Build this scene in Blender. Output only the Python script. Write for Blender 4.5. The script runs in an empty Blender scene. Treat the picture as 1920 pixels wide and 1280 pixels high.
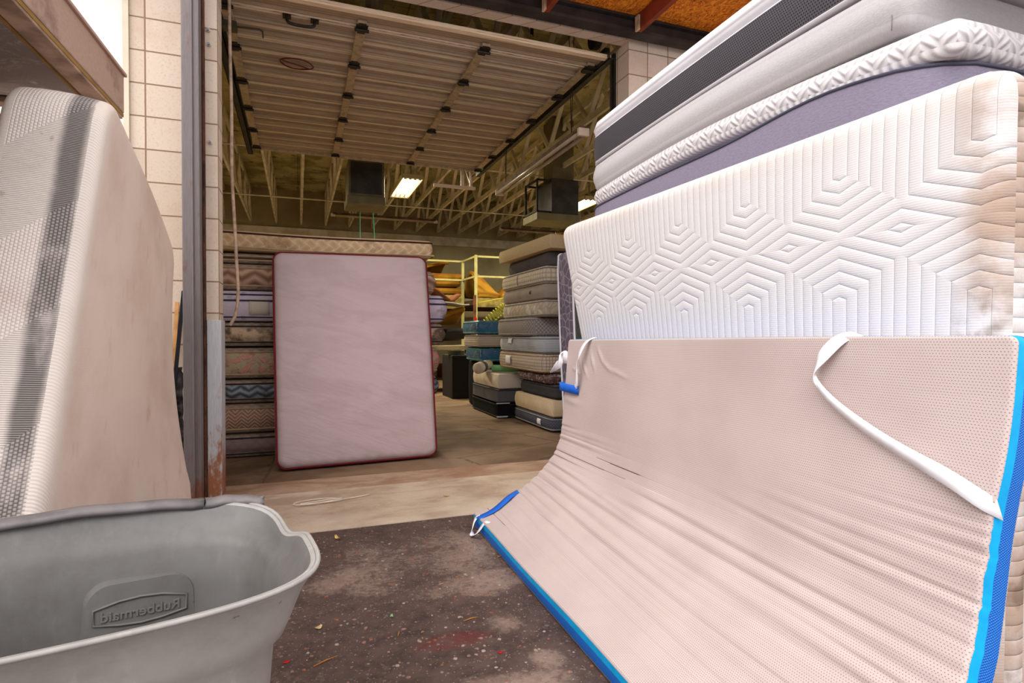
import bpy, math, random
import numpy as np
from mathutils import Vector, Matrix
random.seed(7)
rng = np.random.RandomState(11)
SC = bpy.context.scene
COL = SC.collection

# ---------------------------------------------------------------- camera, world, exposure
cam_d = bpy.data.cameras.new('camera')
cam_d.sensor_width = 36.0
cam_d.lens = 36.0 * 1075 / 1920
cam_d.clip_start = 0.05
cam_d.clip_end = 200
cam = bpy.data.objects.new('camera', cam_d)
COL.objects.link(cam)
cam.location = (0, 0, 1.066)
cam.rotation_euler = (math.radians(90 - 0.7), 0, math.radians(-20.46))
SC.camera = cam

SC.view_settings.view_transform = 'Standard'
SC.view_settings.look = 'None'
SC.view_settings.gamma = 1.0
SC.view_settings.use_curve_mapping = False
SC.view_settings.exposure = 0.62

world = bpy.data.worlds.new('overcast_sky')
SC.world = world
world.use_nodes = True
wb = world.node_tree.nodes['Background']
wb.inputs[0].default_value = (1.0, 0.98, 0.985, 1)
wb.inputs[1].default_value = 1.0

sun_d = bpy.data.lights.new('sun', 'SUN')
sun_d.energy = 1.7
sun_d.angle = math.radians(50)
sun_d.color = (1.0, 0.96, 0.92)
sun = bpy.data.objects.new('sun', sun_d)
COL.objects.link(sun)
sun.rotation_euler = Vector((-.50, -.46, .73)).to_track_quat('Z', 'Y').to_euler()

# ---------------------------------------------------------------- node helpers
def rgb(r, g, b):
    f = lambda c: (c / 255 / 12.92) if c / 255 <= 0.04045 else ((c / 255 + 0.055) / 1.055) ** 2.4
    return (f(r), f(g), f(b), 1.0)

class V:
    """a node socket with arithmetic"""
    def __init__(s, nt, k): s.nt = nt; s.k = k
    def _op(s, op, a, b=None, c=None):
        n = s.nt.nodes.new('ShaderNodeMath'); n.operation = op
        for i, v in enumerate((a, b, c)):
            if v is None: continue
            if isinstance(v, V): s.nt.links.new(v.k, n.inputs[i])
            else: n.inputs[i].default_value = v
        return V(s.nt, n.outputs[0])
    def __add__(s, o): return s._op('ADD', s, o)
    def __sub__(s, o): return s._op('SUBTRACT', s, o)
    def __rsub__(s, o): return s._op('SUBTRACT', o, s)
    def __mul__(s, o): return s._op('MULTIPLY', s, o)
    def __truediv__(s, o): return s._op('DIVIDE', s, o)
    __radd__ = __add__
    __rmul__ = __mul__
    def abs(s): return s._op('ABSOLUTE', s)
    def sin(s): return s._op('SINE', s)
    def frac(s): return s._op('FRACT', s)
    def floor(s): return s._op('FLOOR', s)
    def pow(s, p): return s._op('POWER', s, p)
    def max(s, o): return s._op('MAXIMUM', s, o)
    def min(s, o): return s._op('MINIMUM', s, o)
    def lt(s, o): return s._op('LESS_THAN', s, o)
    def gt(s, o): return s._op('GREATER_THAN', s, o)
    def tri(s, p):   # distance to the nearest multiple of p
        return s._op('PINGPONG', s, p / 2)
    def sm(s, a, b):
        n = s.nt.nodes.new('ShaderNodeMapRange'); n.interpolation_type = 'SMOOTHSTEP'
        s.nt.links.new(s.k, n.inputs[0]); n.inputs[1].default_value = a; n.inputs[2].default_value = b
        if a > b:
            n.inputs[1].default_value = b; n.inputs[2].default_value = a
            n.inputs[3].default_value = 1; n.inputs[4].default_value = 0
        return V(s.nt, n.outputs[0])

class M:
    def __init__(s, name, rough=0.85, metal=0.0, spec=0.3):
        s.m = bpy.data.materials.new(name); s.m.use_nodes = True
        s.nt = s.m.node_tree; s.b = s.nt.nodes['Principled BSDF']
        s.b.inputs['Roughness'].default_value = rough
        s.b.inputs['Metallic'].default_value = metal
        s.b.inputs['Specular IOR Level'].default_value = spec
        s.tc = s.nt.nodes.new('ShaderNodeTexCoord')
    def sep(s, sock):
        n = s.nt.nodes.new('ShaderNodeSeparateXYZ'); s.nt.links.new(sock, n.inputs[0])
        return V(s.nt, n.outputs[0]), V(s.nt, n.outputs[1]), V(s.nt, n.outputs[2])
    def uv(s): return s.sep(s.tc.outputs['UV'])[:2]
    def ob(s): return s.sep(s.tc.outputs['Object'])
    def vec(s, x, y, z=0.0):
        n = s.nt.nodes.new('ShaderNodeCombineXYZ')
        for i, v in enumerate((x, y, z)):
            if isinstance(v, V): s.nt.links.new(v.k, n.inputs[i])
            else: n.inputs[i].default_value = v
        return n.outputs[0]
    def noise(s, scale, co=None, detail=4, rough=0.55, dist=0.0):
        n = s.nt.nodes.new('ShaderNodeTexNoise'); n.inputs['Scale'].default_value = scale
        n.inputs['Detail'].default_value = detail; n.inputs['Roughness'].default_value = rough
        n.inputs['Distortion'].default_value = dist
        s.nt.links.new(co if co is not None else s.tc.outputs['Object'], n.inputs['Vector'])
        return V(s.nt, n.outputs[0])
    def voro(s, scale, co=None, feat='F1', out='Distance'):
        n = s.nt.nodes.new('ShaderNodeTexVoronoi'); n.feature = feat; n.inputs['Scale'].default_value = scale
        s.nt.links.new(co if co is not None else s.tc.outputs['Object'], n.inputs['Vector'])
        o = n.outputs[out]
        return V(s.nt, o) if out == 'Distance' else o
    def mix(s, fac, a, b):
        n = s.nt.nodes.new('ShaderNodeMix'); n.data_type = 'RGBA'
        if isinstance(fac, V): s.nt.links.new(fac.k, n.inputs[0])
        else: n.inputs[0].default_value = fac
        for i, v in ((6, a), (7, b)):
            if isinstance(v, tuple): n.inputs[i].default_value = v
            else: s.nt.links.new(v, n.inputs[i])
        return n.outputs[2]
    def color(s, c):
        if isinstance(c, tuple): s.b.inputs['Base Color'].default_value = c
        else: s.nt.links.new(c, s.b.inputs['Base Color'])
        return s
    def rough(s, v): s.nt.links.new(v.k, s.b.inputs['Roughness']); return s
    def bump(s, h, dist=0.003, strength=1.0):
        n = s.nt.nodes.new('ShaderNodeBump'); n.inputs['Distance'].default_value = dist
        n.inputs['Strength'].default_value = strength
        s.nt.links.new(h.k, n.inputs['Height']); s.nt.links.new(n.outputs[0], s.b.inputs['Normal'])
        return s
    def done(s): return s.m

def plain(name, c, rough=0.7, metal=0.0, var=0.12, scale=6.0, spec=0.3, bump=0.0, dark=None):
    a = M(name, rough, metal, spec)
    n = a.noise(scale)
    d = dark or tuple(x * (1 - 3 * var) for x in c[:3]) + (1,)
    a.color(a.mix(n.sm(0.35, 0.7), c, d))
    if bump: a.bump(a.noise(scale * 12, detail=3), bump)
    return a.done()

def fabric(name, c1, c2, pat='weave', p=0.03, depth=0.003, stain=None, st_amt=0.5, st_scale=3.0, st_lo=.48, st_hi=.68, rough=0.92):
    """woven ticking with a quilted or printed pattern laid out in metres over the cloth"""
    a = M(name, rough, 0, 0.15)
    u, v = a.uv()
    co = a.vec(u, v)
    w = (u * 2200).sin() * (v * 2200).sin()
    if pat == 'diamond':
        k = math.pi / p
        h = (((u + v * 1.0) * k).sin().abs() * ((u - v * 1.0) * k).sin().abs()).pow(0.45)
    elif pat == 'ogee':
        k = math.pi / p
        h = (((u + v + (v * 2 * k).sin() * (p * .12)) * k).sin().abs() * ((u - v + (v * 2 * k).sin() * (p * .12)) * k).sin().abs()).pow(0.3)
    elif pat == 'chevron':
        h = ((v + u.tri(p * 2) * 0.9) * (2 * math.pi / (p * .62))).sin() * 0.5 + 0.5
    elif pat == 'zigzag':
        n = a.noise(5, co)
        h = ((v + u.tri(p * 3) * 0.55 + n * .03) * (2 * math.pi / (p * 1.3))).sin() * 0.5 + 0.5
    elif pat == 'grid':
        h = ((u * (math.pi / p)).sin().abs() * (v * (math.pi / p)).sin().abs()).pow(0.3)
    elif pat == 'rib':
        h = (u * (2 * math.pi / p)).sin() * 0.5 + 0.5
    elif pat == 'hrib':
        h = (v * (2 * math.pi / p)).sin() * 0.5 + 0.5
    elif pat == 'floral':
        h = a.noise(1 / p, co, detail=2, dist=1.5).sm(.45, .58)
    elif pat == 'marl':
        h = a.noise(1 / p, a.vec(u, v * 3.0), detail=6, rough=.8)
    elif pat == 'hex':
        h = a.voro(1 / p, co, 'DISTANCE_TO_EDGE').sm(0.0, .12)
    elif pat == 'mesh':
        h = ((u + v) * (math.pi / p)).sin().abs() * ((u - v) * (math.pi / p)).sin().abs()
    elif pat == 'leaf':
        h = ((u * (math.pi / p) + (v * (math.pi / p)).sin() * 1.6).sin().abs() * ((v * (math.pi / p * .8) + (u * 40).sin()).sin().abs())).pow(.5)
    else:
        h = a.noise(60, co)
    base = a.mix(h, c2, c1)
    if stain is not None:
        s = a.noise(st_scale, co, detail=6, rough=.6).sm(st_lo, st_hi) * st_amt
        base = a.mix(s, base, stain)
    fine = a.noise(220, co, detail=2)
    base = a.mix(fine * 0.14, base, tuple(x * 0.5 for x in c1[:3]) + (1,))
    a.color(base)
    a.bump(h + w * 0.04 + a.noise(9, co) * 0.6, depth)
    return a.done()

# ---------------------------------------------------------------- mesh helpers
def tag(o, label=None, cat=None, group=None, kind=None):
    if label: o['label'] = label
    if cat: o['category'] = cat
    if group: o['group'] = group
    if kind: o['kind'] = kind
    return o

def root(name, loc, label, cat, group=None):
    o = bpy.data.objects.new(name, None); COL.objects.link(o)
    o.empty_display_size = 0.05
    o.location = loc
    return tag(o, label, cat, group)

def origin_of(parent):
    v = Vector((0, 0, 0))
    while parent is not None:
        v += parent.location; parent = parent.parent
    return v

def obj(name, verts, faces, mats, parent=None, uvs=None, midx=None, smooth=True, loc=None):
    """verts in world metres; with a parent they are stored relative to it"""
    verts = np.asarray(verts, dtype=float)
    o0 = origin_of(parent)
    if loc is not None: o0 = o0 + Vector(loc) - (o0 if parent else Vector((0, 0, 0)))
    me = bpy.data.meshes.new(name)
    me.from_pydata((verts - np.array(o0)).tolist(), [], [tuple(f) for f in faces])
    if not isinstance(mats, (list, tuple)): mats = [mats]
    for m in mats: me.materials.append(m)
    if midx is not None: me.polygons.foreach_set('material_index', list(midx))
    if uvs is not None:
        ul = me.uv_layers.new(name='UVMap')
        li = np.zeros(len(me.loops), dtype=np.int32); me.loops.foreach_get('vertex_index', li)
        if len(uvs) == len(verts): arr = np.asarray(uvs)[li]
        else: arr = np.asarray(uvs)
        ul.data.foreach_set('uv', arr.astype(np.float32).ravel())
    if smooth: me.polygons.foreach_set('use_smooth', [True] * len(me.polygons))
    me.update()
    o = bpy.data.objects.new(name, me); COL.objects.link(o)
    if parent is not None: o.parent = parent
    if loc is not None: o.location = Vector(loc) - (origin_of(parent) if parent else Vector((0, 0, 0)))
    return o

class MB:
    """collects boxes and tubes into one mesh"""
    def __init__(s): s.v = []; s.f = []; s.mi = []; s.uv = []
    def add(s, v, f, mi=0):
        n = len(s.v); s.v += [tuple(p) for p in v]
        s.f += [tuple(i + n for i in q) for q in f]; s.mi += [mi] * len(f)
        return s
    def box(s, a, b, mi=0, bev=0.0, rot=None, piv=None):
        x0, y0, z0 = a; x1, y1, z1 = b
        if bev <= 0:
            v = [(x, y, z) for x in (x0, x1) for y in (y0, y1) for z in (z0, z1)]
            f = [(0, 1, 3, 2), (4, 6, 7, 5), (0, 4, 5, 1), (2, 3, 7, 6), (0, 2, 6, 4), (1, 5, 7, 3)]
        else:
            import bmesh
            bm = bmesh.new(); bmesh.ops.create_cube(bm, size=1)
            for q in bm.verts:
                q.co = Vector(((x0 + x1) / 2 + q.co.x * (x1 - x0), (y0 + y1) / 2 + q.co.y * (y1 - y0), (z0 + z1) / 2 + q.co.z * (z1 - z0)))
            bmesh.ops.bevel(bm, geom=list(bm.edges), offset=bev, segments=2, profile=0.6, affect='EDGES')
            bm.verts.index_update()
            v = [tuple(q.co) for q in bm.verts]; f = [tuple(q.index for q in fc.verts) for fc in bm.faces]
            bm.free()
        if rot is not None:
            pv = Vector(piv if piv is not None else ((x0 + x1) / 2, (y0 + y1) / 2, (z0 + z1) / 2))
            v = [tuple(rot @ (Vector(p) - pv) + pv) for p in v]
        return s.add(v, f, mi)
    def bar(s, p, q, w, h=None, mi=0, up=(0, 0, 1)):
        """rectangular bar from p to q"""
        h = h or w
        p = Vector(p); q = Vector(q); d = (q - p).normalized()
        u = Vector(up)
        if abs(d.dot(u)) > 0.97: u = Vector((0, 1, 0))
        a = d.cross(u).normalized() * (w / 2); b = a.cross(d).normalized() * (h / 2)
        v = [tuple(c + i * a + j * b) for c in (p, q) for i, j in ((-1, -1), (1, -1), (1, 1), (-1, 1))]
        f = [(0, 1, 2, 3), (7, 6, 5, 4)] + [(i, i + 4, (i + 1) % 4 + 4, (i + 1) % 4) for i in range(4)]
        return s.add(v, f, mi)
    def tube(s, pts, r, n=8, mi=0, closed=False):
        v, f = tube_geo(pts, r, n, closed)
        return s.add(v, f, mi)
    def disc(s, c, axis, r, t, n=20, mi=0):
        a = Vector(axis).normalized(); c = Vector(c)
        return s.tube([c - a * t / 2, c + a * t / 2], r, n, mi)
    def build(s, name, mats, parent=None, smooth=False, loc=None, uvs=None):
        return obj(name, s.v, s.f, mats, parent, uvs, s.mi, smooth, loc)

def tube_geo(pts, r, n=8, closed=False):
    P = [Vector(p) for p in pts]; m = len(P)
    rr = r if isinstance(r, (list, tuple)) else [r] * m
    T = []
    for i in range(m):
        a = P[(i - 1) % m] if (closed or i > 0) else P[0]
        b = P[(i + 1) % m] if (closed or i < m - 1) else P[-1]
        T.append((b - a).normalized())
    u = T[0].cross(Vector((0, 0, 1)))
    if u.length < 1e-3: u = T[0].cross(Vector((1, 0, 0)))
    u.normalize()
    V_ = []; F = []
    for i in range(m):
        u = (u - T[i] * u.dot(T[i])).normalized(); w = T[i].cross(u)
        for k in range(n):
            a = 2 * math.pi * k / n
            V_.append(tuple(P[i] + (u * math.cos(a) + w * math.sin(a)) * rr[i]))
    for i in range(m if closed else m - 1):
        j = (i + 1) % m
        for k in range(n):
            F.append((i * n + k, i * n + (k + 1) % n, j * n + (k + 1) % n, j * n + k))
    if not closed:
        F.append(tuple(range(n - 1, -1, -1))); F.append(tuple((m - 1) * n + k for k in range(n)))
    return V_, F

def smooth_pts(pts, k=3):
    P = np.array(pts, float)
    for _ in range(k):
        Q = [P[0]]
        for i in range(len(P) - 1):
            Q.append(P[i] * .75 + P[i + 1] * .25); Q.append(P[i] * .25 + P[i + 1] * .75)
        Q.append(P[-1]); P = np.array(Q)
    return P

def arc_fn(pts, k=3):
    """smooth polyline as a function of arc length in 0..1; returns f, total length"""
    P = smooth_pts(pts, k); s = np.r_[0, np.cumsum(np.linalg.norm(np.diff(P, axis=0), axis=1))]
    L = s[-1]
    sl = np.array([(P[1] - P[0]) / max(s[1], 1e-9) * L, (P[-1] - P[-2]) / max(L - s[-2], 1e-9) * L])
    def f(t):
        t = np.asarray(t, float); tc = np.clip(t, 0, 1)
        r = np.stack([np.interp(tc * L, s, P[:, i]) for i in range(3)], -1)
        r = r + np.minimum(t, 0)[..., None] * sl[0] + np.maximum(t - 1, 0)[..., None] * sl[1]
        return r
    return f, L

def ribbon(name, pts, width, wdir, mat, parent, thick=0.002, k=3, group=None):
    """flat webbing; wdir is one direction or a list, one per point"""
    P = smooth_pts(pts, k)
    W = np.array(wdir, float)
    if W.ndim == 1: W = np.tile(W, (len(pts), 1))
    W = smooth_pts(W, k); W /= np.linalg.norm(W, axis=1)[:, None]
    T = np.gradient(P, axis=0); T /= np.linalg.norm(T, axis=1)[:, None]
    N = np.cross(T, W); N /= np.maximum(np.linalg.norm(N, axis=1)[:, None], 1e-6)
    v = []; f = []; uv = []
    m = len(P)
    s = np.r_[0, np.cumsum(np.linalg.norm(np.diff(P, axis=0), axis=1))]
    for i in range(m):
        for a, b in ((-1, -1), (1, -1), (1, 1), (-1, 1)):
            v.append(P[i] + W[i] * a * width / 2 + N[i] * b * thick / 2); uv.append((s[i], a * width / 2))
    for i in range(m - 1):
        for q in range(4):
            f.append((i * 4 + q, i * 4 + (q + 1) % 4, i * 4 + 4 + (q + 1) % 4, i * 4 + 4 + q))
    f += [(3, 2, 1, 0), tuple(4 * (m - 1) + q for q in range(4))]
    return obj(name, v, f, mat, parent, uv)

def edge_samples(L, re, n):
    e = np.array([0, .06, .18, .38, .65, 1.0]) * re
    mid = np.linspace(re, L - re, max(3, n))[1:-1]
    return np.r_[e, mid, (L - e)[::-1]]

class Slab:
    """a padded slab: mid surface S(x, y) over w by h metres, thickness t, rounded corners (rc) and rounded rim (re)"""
    def __init__(s, S, w, h, t, rc=.08, re=.03, nx=12, ny=12, puff=0.0, bulge=0.01, disp=None, band=(0, .25, .5, .75, 1.0)):
        s.S, s.w, s.h, s.t, s.re, s.bulge, s.band = S, w, h, t, re, bulge, band
        xs = edge_samples(w, re, nx); ys = edge_samples(h, re, ny)
        X, Y = np.meshgrid(xs, ys, indexing='ij')
        de = np.minimum(np.minimum(X, w - X), np.minimum(Y, h - Y))
        cx = np.clip(X, rc, w - rc); cy = np.clip(Y, rc, h - rc)
        dx = X - cx; dy = Y - cy
        hyp = np.hypot(dx, dy); mx = np.maximum(abs(dx), abs(dy))
        sc = np.where(hyp > 1e-9, mx / np.maximum(hyp, 1e-9), 1)
        s.X = cx + dx * sc; s.Y = cy + dy * sc
        q = np.clip((re - de) / re, 0, 1)
        hh = t / 2 - re * (1 - np.sqrt(np.maximum(1 - q * q, 0)))
        fal = 1 - (1 - np.clip(de / (0.3 * min(w, h)), 0, 1)) ** 3
        s.H = hh + puff * fal; s.Hb = hh + puff * fal * .3
        s.nx, s.ny = X.shape
        s.D = disp(s.X, s.Y) if disp is not None else 0
    def N(s, x, y, e=1e-3):
        a = s.S(x + e, y) - s.S(x - e, y); b = s.S(x, y + e) - s.S(x, y - e)
        n = np.cross(a, b); return n / np.linalg.norm(n, axis=-1)[..., None]
    def P(s, x, y, off):
        x = np.asarray(x, float); y = np.asarray(y, float)
        return s.S(x, y) + s.N(x, y) * np.asarray(off)[..., None]
    def loop_idx(s):
        a, b = s.nx, s.ny
        L = [(i, 0) for i in range(a)] + [(a - 1, j) for j in range(1, b)] + [(i, b - 1) for i in range(a - 2, -1, -1)] + [(0, j) for j in range(b - 2, 0, -1)]
        return L
    def loop(s):
        L = s.loop_idx()
        x = np.array([s.X[i, j] for i, j in L]); y = np.array([s.Y[i, j] for i, j in L])
        dx = np.roll(x, -1) - np.roll(x, 1); dy = np.roll(y, -1) - np.roll(y, 1)
        n = np.hypot(dx, dy); n[n == 0] = 1
        return x, y, dy / n, -dx / n      # outward normal (loop runs counter-clockwise)
    def face(s, side=1):
        a, b = s.nx, s.ny
        if side > 0: P = s.P(s.X, s.Y, s.H + s.D)
        else: P = s.P(s.X, s.Y, -s.Hb)
        idx = np.arange(a * b).reshape(a, b)
        q = np.stack([idx[:-1, :-1], idx[1:, :-1], idx[1:, 1:], idx[:-1, 1:]], -1).reshape(-1, 4)
        if side < 0: q = q[:, ::-1]
        uv = np.stack([s.X, s.Y], -1).reshape(-1, 2)
        return P.reshape(-1, 3), q.tolist(), uv
    def side(s):
        x, y, ox, oy = s.loop(); m = len(x)
        D = s.D if np.ndim(s.D) else np.zeros((s.nx, s.ny))
        dl = np.array([D[i, j] for i, j in s.loop_idx()])
        per = np.r_[0, np.cumsum(np.hypot(np.diff(np.r_[x, x[0]]), np.diff(np.r_[y, y[0]])))]
        V_ = []; UV = []
        half = s.t / 2 - s.re
        for k, b in enumerate(s.band):
            off = half * (1 - 2 * b); bl = s.bulge * math.sin(math.pi * b)
            xx = np.r_[x, x[0]] + np.r_[ox, ox[0]] * bl; yy = np.r_[y, y[0]] + np.r_[oy, oy[0]] * bl
            V_.append(s.P(xx, yy, off + np.r_[dl, dl[0]] * (1 - b))); UV.append(np.stack([per, np.full(m + 1, off + s.t / 2)], -1))
        F = []; mi = []
        for k in range(len(s.band) - 1):
            for i in range(m):
                F.append(((k) * (m + 1) + i, (k + 1) * (m + 1) + i, (k + 1) * (m + 1) + i + 1, k * (m + 1) + i + 1)); mi.append(k)
        return np.concatenate(V_), F, np.concatenate(UV), mi
    def body(s, name, mf, ms, parent=None, loc=None, bandmats=None):
        v1, f1, u1 = s.face(1); v2, f2, u2 = s.face(-1); v3, f3, u3, mi3 = s.side()
        n1 = len(v1); n2 = n1 + len(v2)
        V_ = np.concatenate([v1, v2, v3]); U = np.concatenate([u1, u2, u3])
        F = f1 + [tuple(i + n1 for i in q) for q in f2] + [tuple(i + n2 for i in q) for q in f3]
        mats = [mf, ms]
        mi = [0] * len(f1) + [0] * len(f2) + [1] * len(f3)
        return obj(name, V_, F, mats, parent, U, mi, True, loc)
    def rim(s, side=1, out=0.0, inset=0.0, step=1):
        x, y, ox, oy = s.loop()
        dl = 0
        if np.ndim(s.D): dl = np.array([s.D[i, j] for i, j in s.loop_idx()])
        off = (s.t / 2 - s.re * 0.75) * side + (dl if side > 0 else 0)
        return s.P(x + ox * (out - inset), y + oy * (out - inset), off * np.ones_like(x))[::step]
    def piping(s, mat, parent, r=.006, sides=(1, -1), name='piping', out=0.0, label=None):
        for sd in sides:
            v, f = tube_geo([tuple(p) for p in s.rim(sd, out)], r, 6, True)
            o = obj(name, v, f, mat, parent)
            if label: o['label'] = label

# ---------------------------------------------------------------- materials
def block_mat():
    a = M('concrete_block', 0.93, 0, 0.2)
    x, y, z = a.ob()
    u = x + y
    b = a.nt.nodes.new('ShaderNodeTexBrick')
    b.offset = 0.0; b.squash = 1.0
    a.nt.links.new(a.vec(u + 0.0 + 0.478 - 4.16, z + 0.015), b.inputs['Vector'])
    b.inputs['Scale'].default_value = 1.0
    b.inputs['Mortar Size'].default_value = 0.0045
    b.inputs['Mortar Smooth'].default_value = 0.3
    b.inputs['Brick Width'].default_value = 0.2032
    b.inputs['Row Height'].default_value = 0.2032
    b.inputs['Color1'].default_value = rgb(224, 207, 190)
    b.inputs['Color2'].default_value = rgb(208, 189, 170)
    b.inputs['Mortar'].default_value = rgb(152, 122, 100)
    n = a.noise(70, detail=6, rough=.75); n2 = a.noise(4)
    c = a.mix(n.sm(.5, .75) * .45, b.outputs[0], rgb(160, 132, 115))
    c = a.mix(n2.sm(.5, .8) * .3, c, rgb(190, 150, 125))
    a.color(c)
    a.bump((1.0 - V(a.nt, b.outputs['Fac'])) * 1.0 + n * .25, 0.006)
    return a.done()

def rust_metal(name, base, rust, axis_z=(0.0, .5), amt=.5, rough=.45, metal=.2, scale=8):
    a = M(name, rough, metal, .4)
    x, y, z = a.ob()
    n = a.noise(scale, a.vec(x * 2.5, y * 2.5, z * .8), detail=7, rough=.65)
    low = z.sm(axis_z[1], axis_z[0])
    m = (n + low * .32 + a.noise(60, detail=4) * .12).sm(.62, .86) * amt
    st = a.noise(30, a.vec(x * 6, y * 6, z * .35), detail=4)
    c = a.mix(st.sm(.3, .8) * .5, base, tuple(q * .6 for q in base[:3]) + (1,))
    c = a.mix(m, c, rust)
    a.color(c); a.bump(n, .002)
    return a.done()

BLOCK = block_mat()
POST = rust_metal('weathered_steel', rgb(122, 114, 114), rgb(120, 62, 30), (0, .25), .75, .5, .25)
GUARD = rust_metal('rusty_painted_guard', rgb(200, 202, 206), rgb(156, 88, 34), (0.0, .62), .92, .5, 0.0, 13)
DARKSTEEL = plain('dark_painted_steel', rgb(62, 54, 52), .6, .1, .2, 5)
TRACK = plain('galvanised_track', rgb(86, 84, 70), .5, .4, .15, 9)
TRACKDK = plain('dark_track', rgb(52, 50, 42), .55, .4, .15, 9)
HINGE = plain('greasy_hinge', rgb(58, 50, 42), .5, .3, .2, 20)
STILE = plain('door_stile_paint', rgb(196, 176, 146), .6, .05, .12, 18)
SEALWOOD = M('weathered_wood_strip', .8)
_x, _y, _z = SEALWOOD.ob()
_n = SEALWOOD.noise(3, SEALWOOD.vec(_x * .7, _y * 30, _z * 30), detail=6, rough=.7)
SEALWOOD.color(SEALWOOD.mix(_n.sm(.50, .68), rgb(255, 232, 200), rgb(196, 122, 70))); SEALWOOD.bump(_n, .004)
SEALWOOD = SEALWOOD.done()
CREAMW = plain('bleached_timber', rgb(214, 190, 158), .8, 0, .15, 14)

def door_mat():
    a = M('ribbed_door_paint', .55, .05, .35)
    x, y, z = a.ob()
    n = a.noise(14, a.vec(x * .6, y * 3, z), detail=7, rough=.7)
    n2 = a.noise(5)
    joint = ((y - 4.59) / .69).frac()
    j = joint.sm(.06, 0.0) + joint.sm(.965, 1.0)
    c = a.mix(n2.sm(.35, .7) * .5, rgb(246, 234, 212), rgb(226, 210, 182))
    t = joint
    d = ((t - .03).abs()).min((t - .36).abs()).min((t - .68).abs()).min((t - .97).abs())
    grime_shade = d.sm(.04, .085) * (.5 + n * .4)  # dirt plus painted shade between the ribs, so the ridges stand out
    c = a.mix(grime_shade, c, rgb(140, 110, 76))
    fl = ((t * 21).frac().lt(.18)) * .35
    c = a.mix(fl, c, rgb(100, 76, 50))
    c = a.mix((j.min(1.0) * n.sm(.42, .6)) * .85, c, rgb(70, 46, 30))
    c = a.mix(n.sm(.62, .75) * .25, c, rgb(105, 82, 56))
    a.color(c)
    return a.done()
DOORP = door_mat()

def osb():
    a = M('strand_board', .8, 0, .2)
    n = a.nt.nodes.new('ShaderNodeTexNoise')
    x, y, z = a.ob()
    s = a.noise(16, a.vec(x * 1.6, y * .8), detail=5, rough=.6, dist=2.5)
    s2 = a.noise(34, a.vec(x, y * 2.2), detail=4, dist=3.0)
    c = a.mix(s.sm(.35, .65), rgb(250, 156, 44), rgb(176, 80, 16))
    c = a.mix(s2.sm(.55, .72) * .65, c, rgb(238, 178, 90))
    # rows of mill ink running in lines across the sheet
    row = (y / .3).frac().sm(.06, .1) * (y / .3).frac().sm(.24, .2)
    ink = a.noise(60, a.vec(x * .6, y * 2.2), detail=3).gt(.56) * row * a.noise(3).gt(.47)
    c = a.mix(ink * .8, c, rgb(52, 28, 12))
    a.color(c); a.bump(s, .002)
    return a.done()
OSB = osb()
JOIST = plain('red_brown_joist', rgb(142, 60, 34), .7, 0, .12, 7)

def roofm():
    a = M('stained_roof_deck', .95, 0, .1)
    x, y, z = a.ob()
    n = a.noise(1.3, detail=7, rough=.65); n2 = a.noise(5, detail=5)
    seam = ((y / .61).frac().sm(.03, .0)) + ((x / 1.22).frac().sm(.02, .0))
    c = a.mix(n.sm(.4, .62), rgb(204, 198, 150), rgb(148, 140, 94))
    c = a.mix(n2.sm(.58, .7) * .7, c, rgb(60, 48, 30))
    c = a.mix(seam.min(1.0) * .6, c, rgb(50, 40, 26))
    a.color(c); a.bump(n2, .02)
    return a.done()
ROOF = roofm()
INWALL = plain('painted_interior_wall', rgb(176, 166, 132), .9, 0, .08, 1.2, dark=rgb(150, 138, 104))
TRUSSP = plain('painted_truss_timber', rgb(232, 226, 206), .8, 0, .1, 3, dark=rgb(196, 186, 160))
DUCT = plain('duct_metal', rgb(128, 120, 92), .5, .2, .1, 4)
HEATF = plain('heater_dark_steel', rgb(74, 72, 70), .45, .3, .15, 4)

def conc(name, c1, c2, c3, crack=True, scale=1.5):
    a = M(name, .8, 0, .3)
    x, y, z = a.ob()
    n = a.noise(scale, a.vec(x, y * 1.8), detail=8, rough=.65, dist=.4); n2 = a.noise(45, detail=5, rough=.7)
    n3 = a.noise(.9, a.vec(x + 5, y + 3), detail=4)
    c = a.mix(n.sm(.36, .62), c1, c2)
    c = a.mix(n3.sm(.52, .66) * .6, c, c3)
    c = a.mix(n2.sm(.55, .72) * .25, c, tuple(q * .55 for q in c2[:3]) + (1,))
    if crack:
        v = a.voro(.55, a.vec(x + n * .25, y + n2 * .05), 'DISTANCE_TO_EDGE').sm(.008, 0.0)
        c = a.mix(v * .6, c, tuple(q * .4 for q in c2[:3]) + (1,))
    a.color(c); a.bump(n2 + n, .004)
    return a.done()
FLOORIN = conc('interior_slab', rgb(134, 108, 84), rgb(106, 82, 62), rgb(150, 124, 102))
SILL = conc('threshold_slab', rgb(150, 116, 92), rgb(176, 148, 124), rgb(136, 92, 68), False, 3)
APRON = conc('apron_concrete', rgb(196, 176, 154), rgb(168, 144, 122), rgb(212, 196, 176), False, 2.2)

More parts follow.
